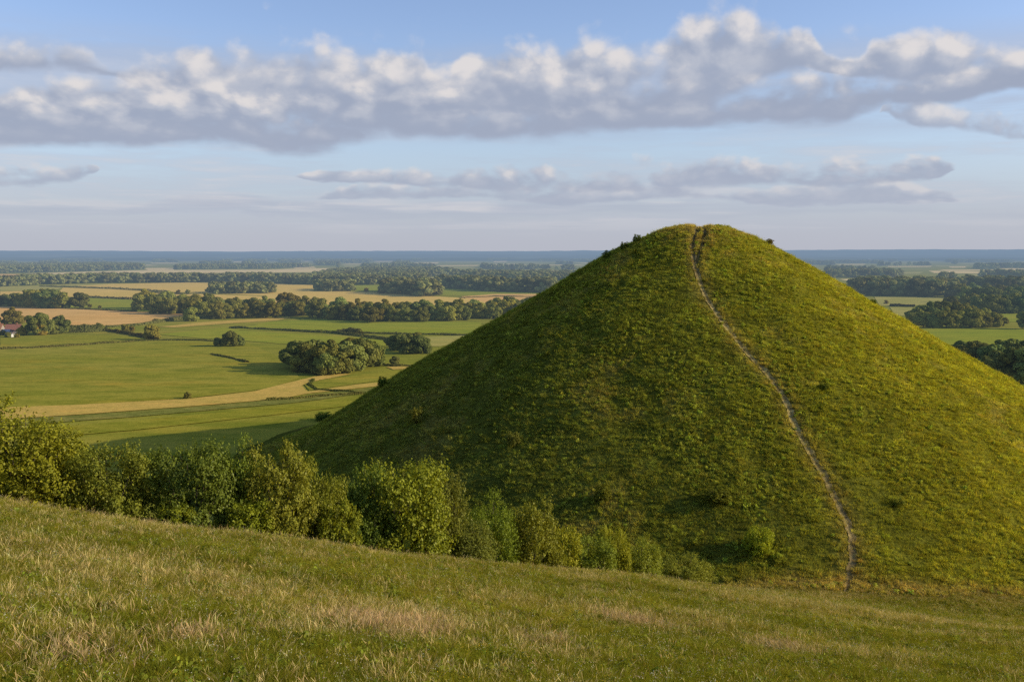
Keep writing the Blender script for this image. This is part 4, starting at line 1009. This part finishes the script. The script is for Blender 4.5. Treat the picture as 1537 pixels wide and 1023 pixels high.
def hedge(pts, h, w, label, leaf=.55, dens=26, mat=None, col=(1, 1, 1), name='hedge', cat='hedge'):
    P = np.array([gnd(u, v)[:2] for u, v in pts])
    Q = [P[0]]
    for a, b in zip(P[:-1], P[1:]):
        m = max(2, int(np.linalg.norm(b - a) / 8))
        for k in range(1, m + 1): Q.append(a + (b - a) * k / m + r_.normal(size=2) * .25)
    o = link(name, hedge_mesh(np.array(Q), h, w, abs(int(pts[0][0])) + 7, leaf, dens), mat or M_SCRUB); o.color = (*col, 1)
    return tag(o, label, cat)
DKH = (.9, .92, .9)
hedge([(60, 430), (170, 433.4), (255, 438.6)], 2.4, 4, 'thin dark hedge slanting across the ripe fields at far left', .9, 12, col=DKH)
hedge([(130, 446.2), (212, 450)], 2.2, 4, 'short dark hedge along the top of the bright green field', .9, 14, col=DKH)
hedge([(215, 438.8), (270, 441.6), (312, 441)], 1.8, 4, 'low hedge linking two small trees to the small dark wood', .9, 12, col=DKH)
hedge([(345, 492), (440, 497), (500, 500), (545, 505), (592, 512)], 1.5, 2.6, 'dark hedge curving between the two bright green fields', .6, 30, col=DKH)
hedge([(500, 499), (600, 501.5), (720, 504)], 1.2, 2.2, 'thin field hedge running right toward the mound', .6, 24, col=DKH)
hedge([(506, 500), (525, 500), (540, 502)], 3.2, 4.5, 'taller bushy hedge stub where two field hedges meet', .7, 60)
hedge([(158, 496), (185, 500), (212, 505), (236, 511)], 1.9, 3.4, 'scrubby hedge slanting down to the lone round tree', .6, 40, col=(.9, .85, .8))
hedge([(-20, 525), (50, 522.5), (100, 520), (150, 516), (200, 513)], 1.1, 3, 'ragged low hedge along the top of the big left pasture', .5, 34, col=(.9, .8, .7))
hedge([(200, 512), (250, 511), (300, 511.5), (332, 513)], 1.0, 2.6, 'ragged hedge between the lone round tree and the tree pair', .5, 30, col=(.85, .85, .75))
hedge([(318, 532), (345, 537), (372, 544)], .9, 1.8, 'short dark line of hedge pointing at the copse shadow', .5, 40, col=(.85, .88, .8))
hedge([(104, 499), (125, 498.4), (150, 497)], 4.2, 5, 'thick tall hedge right of the trees by the houses', .7, 80, col=(.85, .9, .9))
hedge([(60, 461.8), (130, 464.5), (205, 468)], 1.3, 3, 'low dark hedge along the top edge of the stubble field', .8, 16, col=DKH)
hedge([(232, 484), (262, 480.5), (300, 478), (325, 479)], 2.2, 5, 'bushy scrub hedge at the foot of the long belt near its left end', .7, 40)
hedge([(160, 491), (200, 489), (236, 484)], 1.4, 4, 'thin scrub hedge along the lower edge of the stubble field', .7, 26)
hedge([(572, 548), (600, 549.4), (628, 550)], 1.2, 3, 'low scrub hedge right of the oval copse', .5, 40, col=(.8, .75, .7))
hedge([(400, 601), (440, 599), (480, 595), (545, 591)], .8, 2.4, 'rough weedy bank hedge under the mown strip toward the mound', .4, 50, col=(.9, .85, .7))
hedge([(470, 570), (462, 577), (476, 585), (520, 588), (545, 590)], .6, 1.6, 'low weedy hedge looping round the track bend near the mound', .35, 50, col=(.8, .9, .7))
hedge([(1335, 459.5), (1372, 460.5)], 2.4, 5, 'dark hedge between two pale fields right of the mound', .8, 40, col=(.6, .55, .55))
hedge([(690, 447.5), (745, 445), (835, 446)], 1.2, 3, 'thin hedge across the tan field beside the mound', .8, 16, col=DKH)
hedge([(1400, 424.6), (1470, 427), (1560, 428.5)], 2.2, 6, 'far dark hedge between the tan strips at right', 1.2, 8, col=DKH)
hedge([(1290, 424), (1380, 424), (1420, 420)], 2.2, 6, 'far dark hedge below the long tan strip at right', 1.2, 8, col=DKH)

# ------------------------------------------------------------------ houses
def box(x0, x1, y0, y1, z0, z1):
    v = [(x0, y0, z0), (x1, y0, z0), (x1, y1, z0), (x0, y1, z0), (x0, y0, z1), (x1, y0, z1), (x1, y1, z1), (x0, y1, z1)]
    f = [(0, 3, 2, 1), (4, 5, 6, 7), (0, 1, 5, 4), (1, 2, 6, 5), (2, 3, 7, 6), (3, 0, 4, 7)]
    return v, f
def part(name, vf, mat, parent):
    me = bpy.data.meshes.new(name); me.from_pydata(vf[0], [], vf[1]); return link(name, me, mat, parent)
def house(p, rz, w, d, eave, ridge_, roofmat, wallmat, label, chimney=True, wins=3, cat='house'):
    o = empty('house', tuple(p), rz); tag(o, label, cat)
    x, y = w / 2, d / 2
    wv = [(-x, -y, 0), (x, -y, 0), (x, y, 0), (-x, y, 0), (-x, -y, eave), (x, -y, eave), (x, y, eave), (-x, y, eave), (-x, 0, ridge_), (x, 0, ridge_)]
    wf = [(0, 1, 5, 4), (2, 3, 7, 6), (1, 2, 6, 9, 5), (3, 0, 4, 8, 7)]
    part('wall', (wv, wf), wallmat, o)
    ex, k = .45, .5; s = (ridge_ - eave) / y
    rv = []
    for sg in (-1, 1):
        for (xx, yy) in ((-x - ex, y + k), (x + ex, y + k), (x + ex, 0), (-x - ex, 0)):
            z = ridge_ - s * yy; rv += [(xx, sg * yy, z + .05), (xx, sg * yy, z + .25)]
    rf = []
    for b in (0, 8):
        rf += [(b + 1, b + 3, b + 5, b + 7), (b, b + 2, b + 4, b + 6), (b, b + 1, b + 3, b + 2), (b + 2, b + 3, b + 5, b + 4), (b + 6, b + 7, b + 1, b)]
    rr = part('roof', (rv, rf), roofmat, o)
    if chimney: part('chimney', box(x * .45 - .35, x * .45 + .35, -.35, .35, ridge_ - .6, ridge_ + 1.1), M_BRICK, rr)
    for i in range(wins):
        cx = -x + w * (i + .5) / wins
        f = part('window', box(cx - .55, cx + .55, -y - .06, -y + .02, .95, 2.15), M_WHITE, o); part('pane', box(cx - .45, cx + .45, -y - .09, -y - .065, 1.05, 2.05), M_GLASS, f)
    dz = part('door', box(x * .02 - .5 + w / wins / 2 * 0, x * .02 + .5, -y - .05, -y + .02, 0, 0.9), M_BRICK, o)
    return o
house(gnd(21, 500), .25, 7.4, 6, 2.2, 4.9, M_ROOF, M_RENDER, 'low house with a red tiled roof among the trees at far left')
house(gnd(-3, 498.5), .1, 5.2, 6, 2.3, 4.8, M_ROOF2, M_RENDER, 'house with a browner roof cut by the left edge of the photo')
house(gnd(9.5, 502), .3, 3.2, 2.6, 1.9, 2.7, M_GREY, M_WHITE, 'white garden shed with a grey roof before the red roofed house', False, 1, 'shed')
house(gnd(16.5, 505.5), -.3, 2.0, 1.6, 1.3, 1.8, M_WHITE, M_WHITE, 'tiny white hut in front of the red roofed house', False, 1, 'hut')
house(gnd(1305, 391), .2, 26, 16, 9, 13, M_GREY, M_WHITE, 'far pale barn showing as a white speck right of the mound', False, 4, 'barn')
scene.cycles.adaptive_threshold = .015; scene.cycles.adaptive_min_samples = 24; scene.cycles.use_denoising = False
scene.cycles.max_bounces = 5; scene.cycles.diffuse_bounces = 2; scene.cycles.transmission_bounces = 3; scene.cycles.transparent_max_bounces = 4
scene.cycles.caustics_reflective = False; scene.cycles.caustics_refractive = False
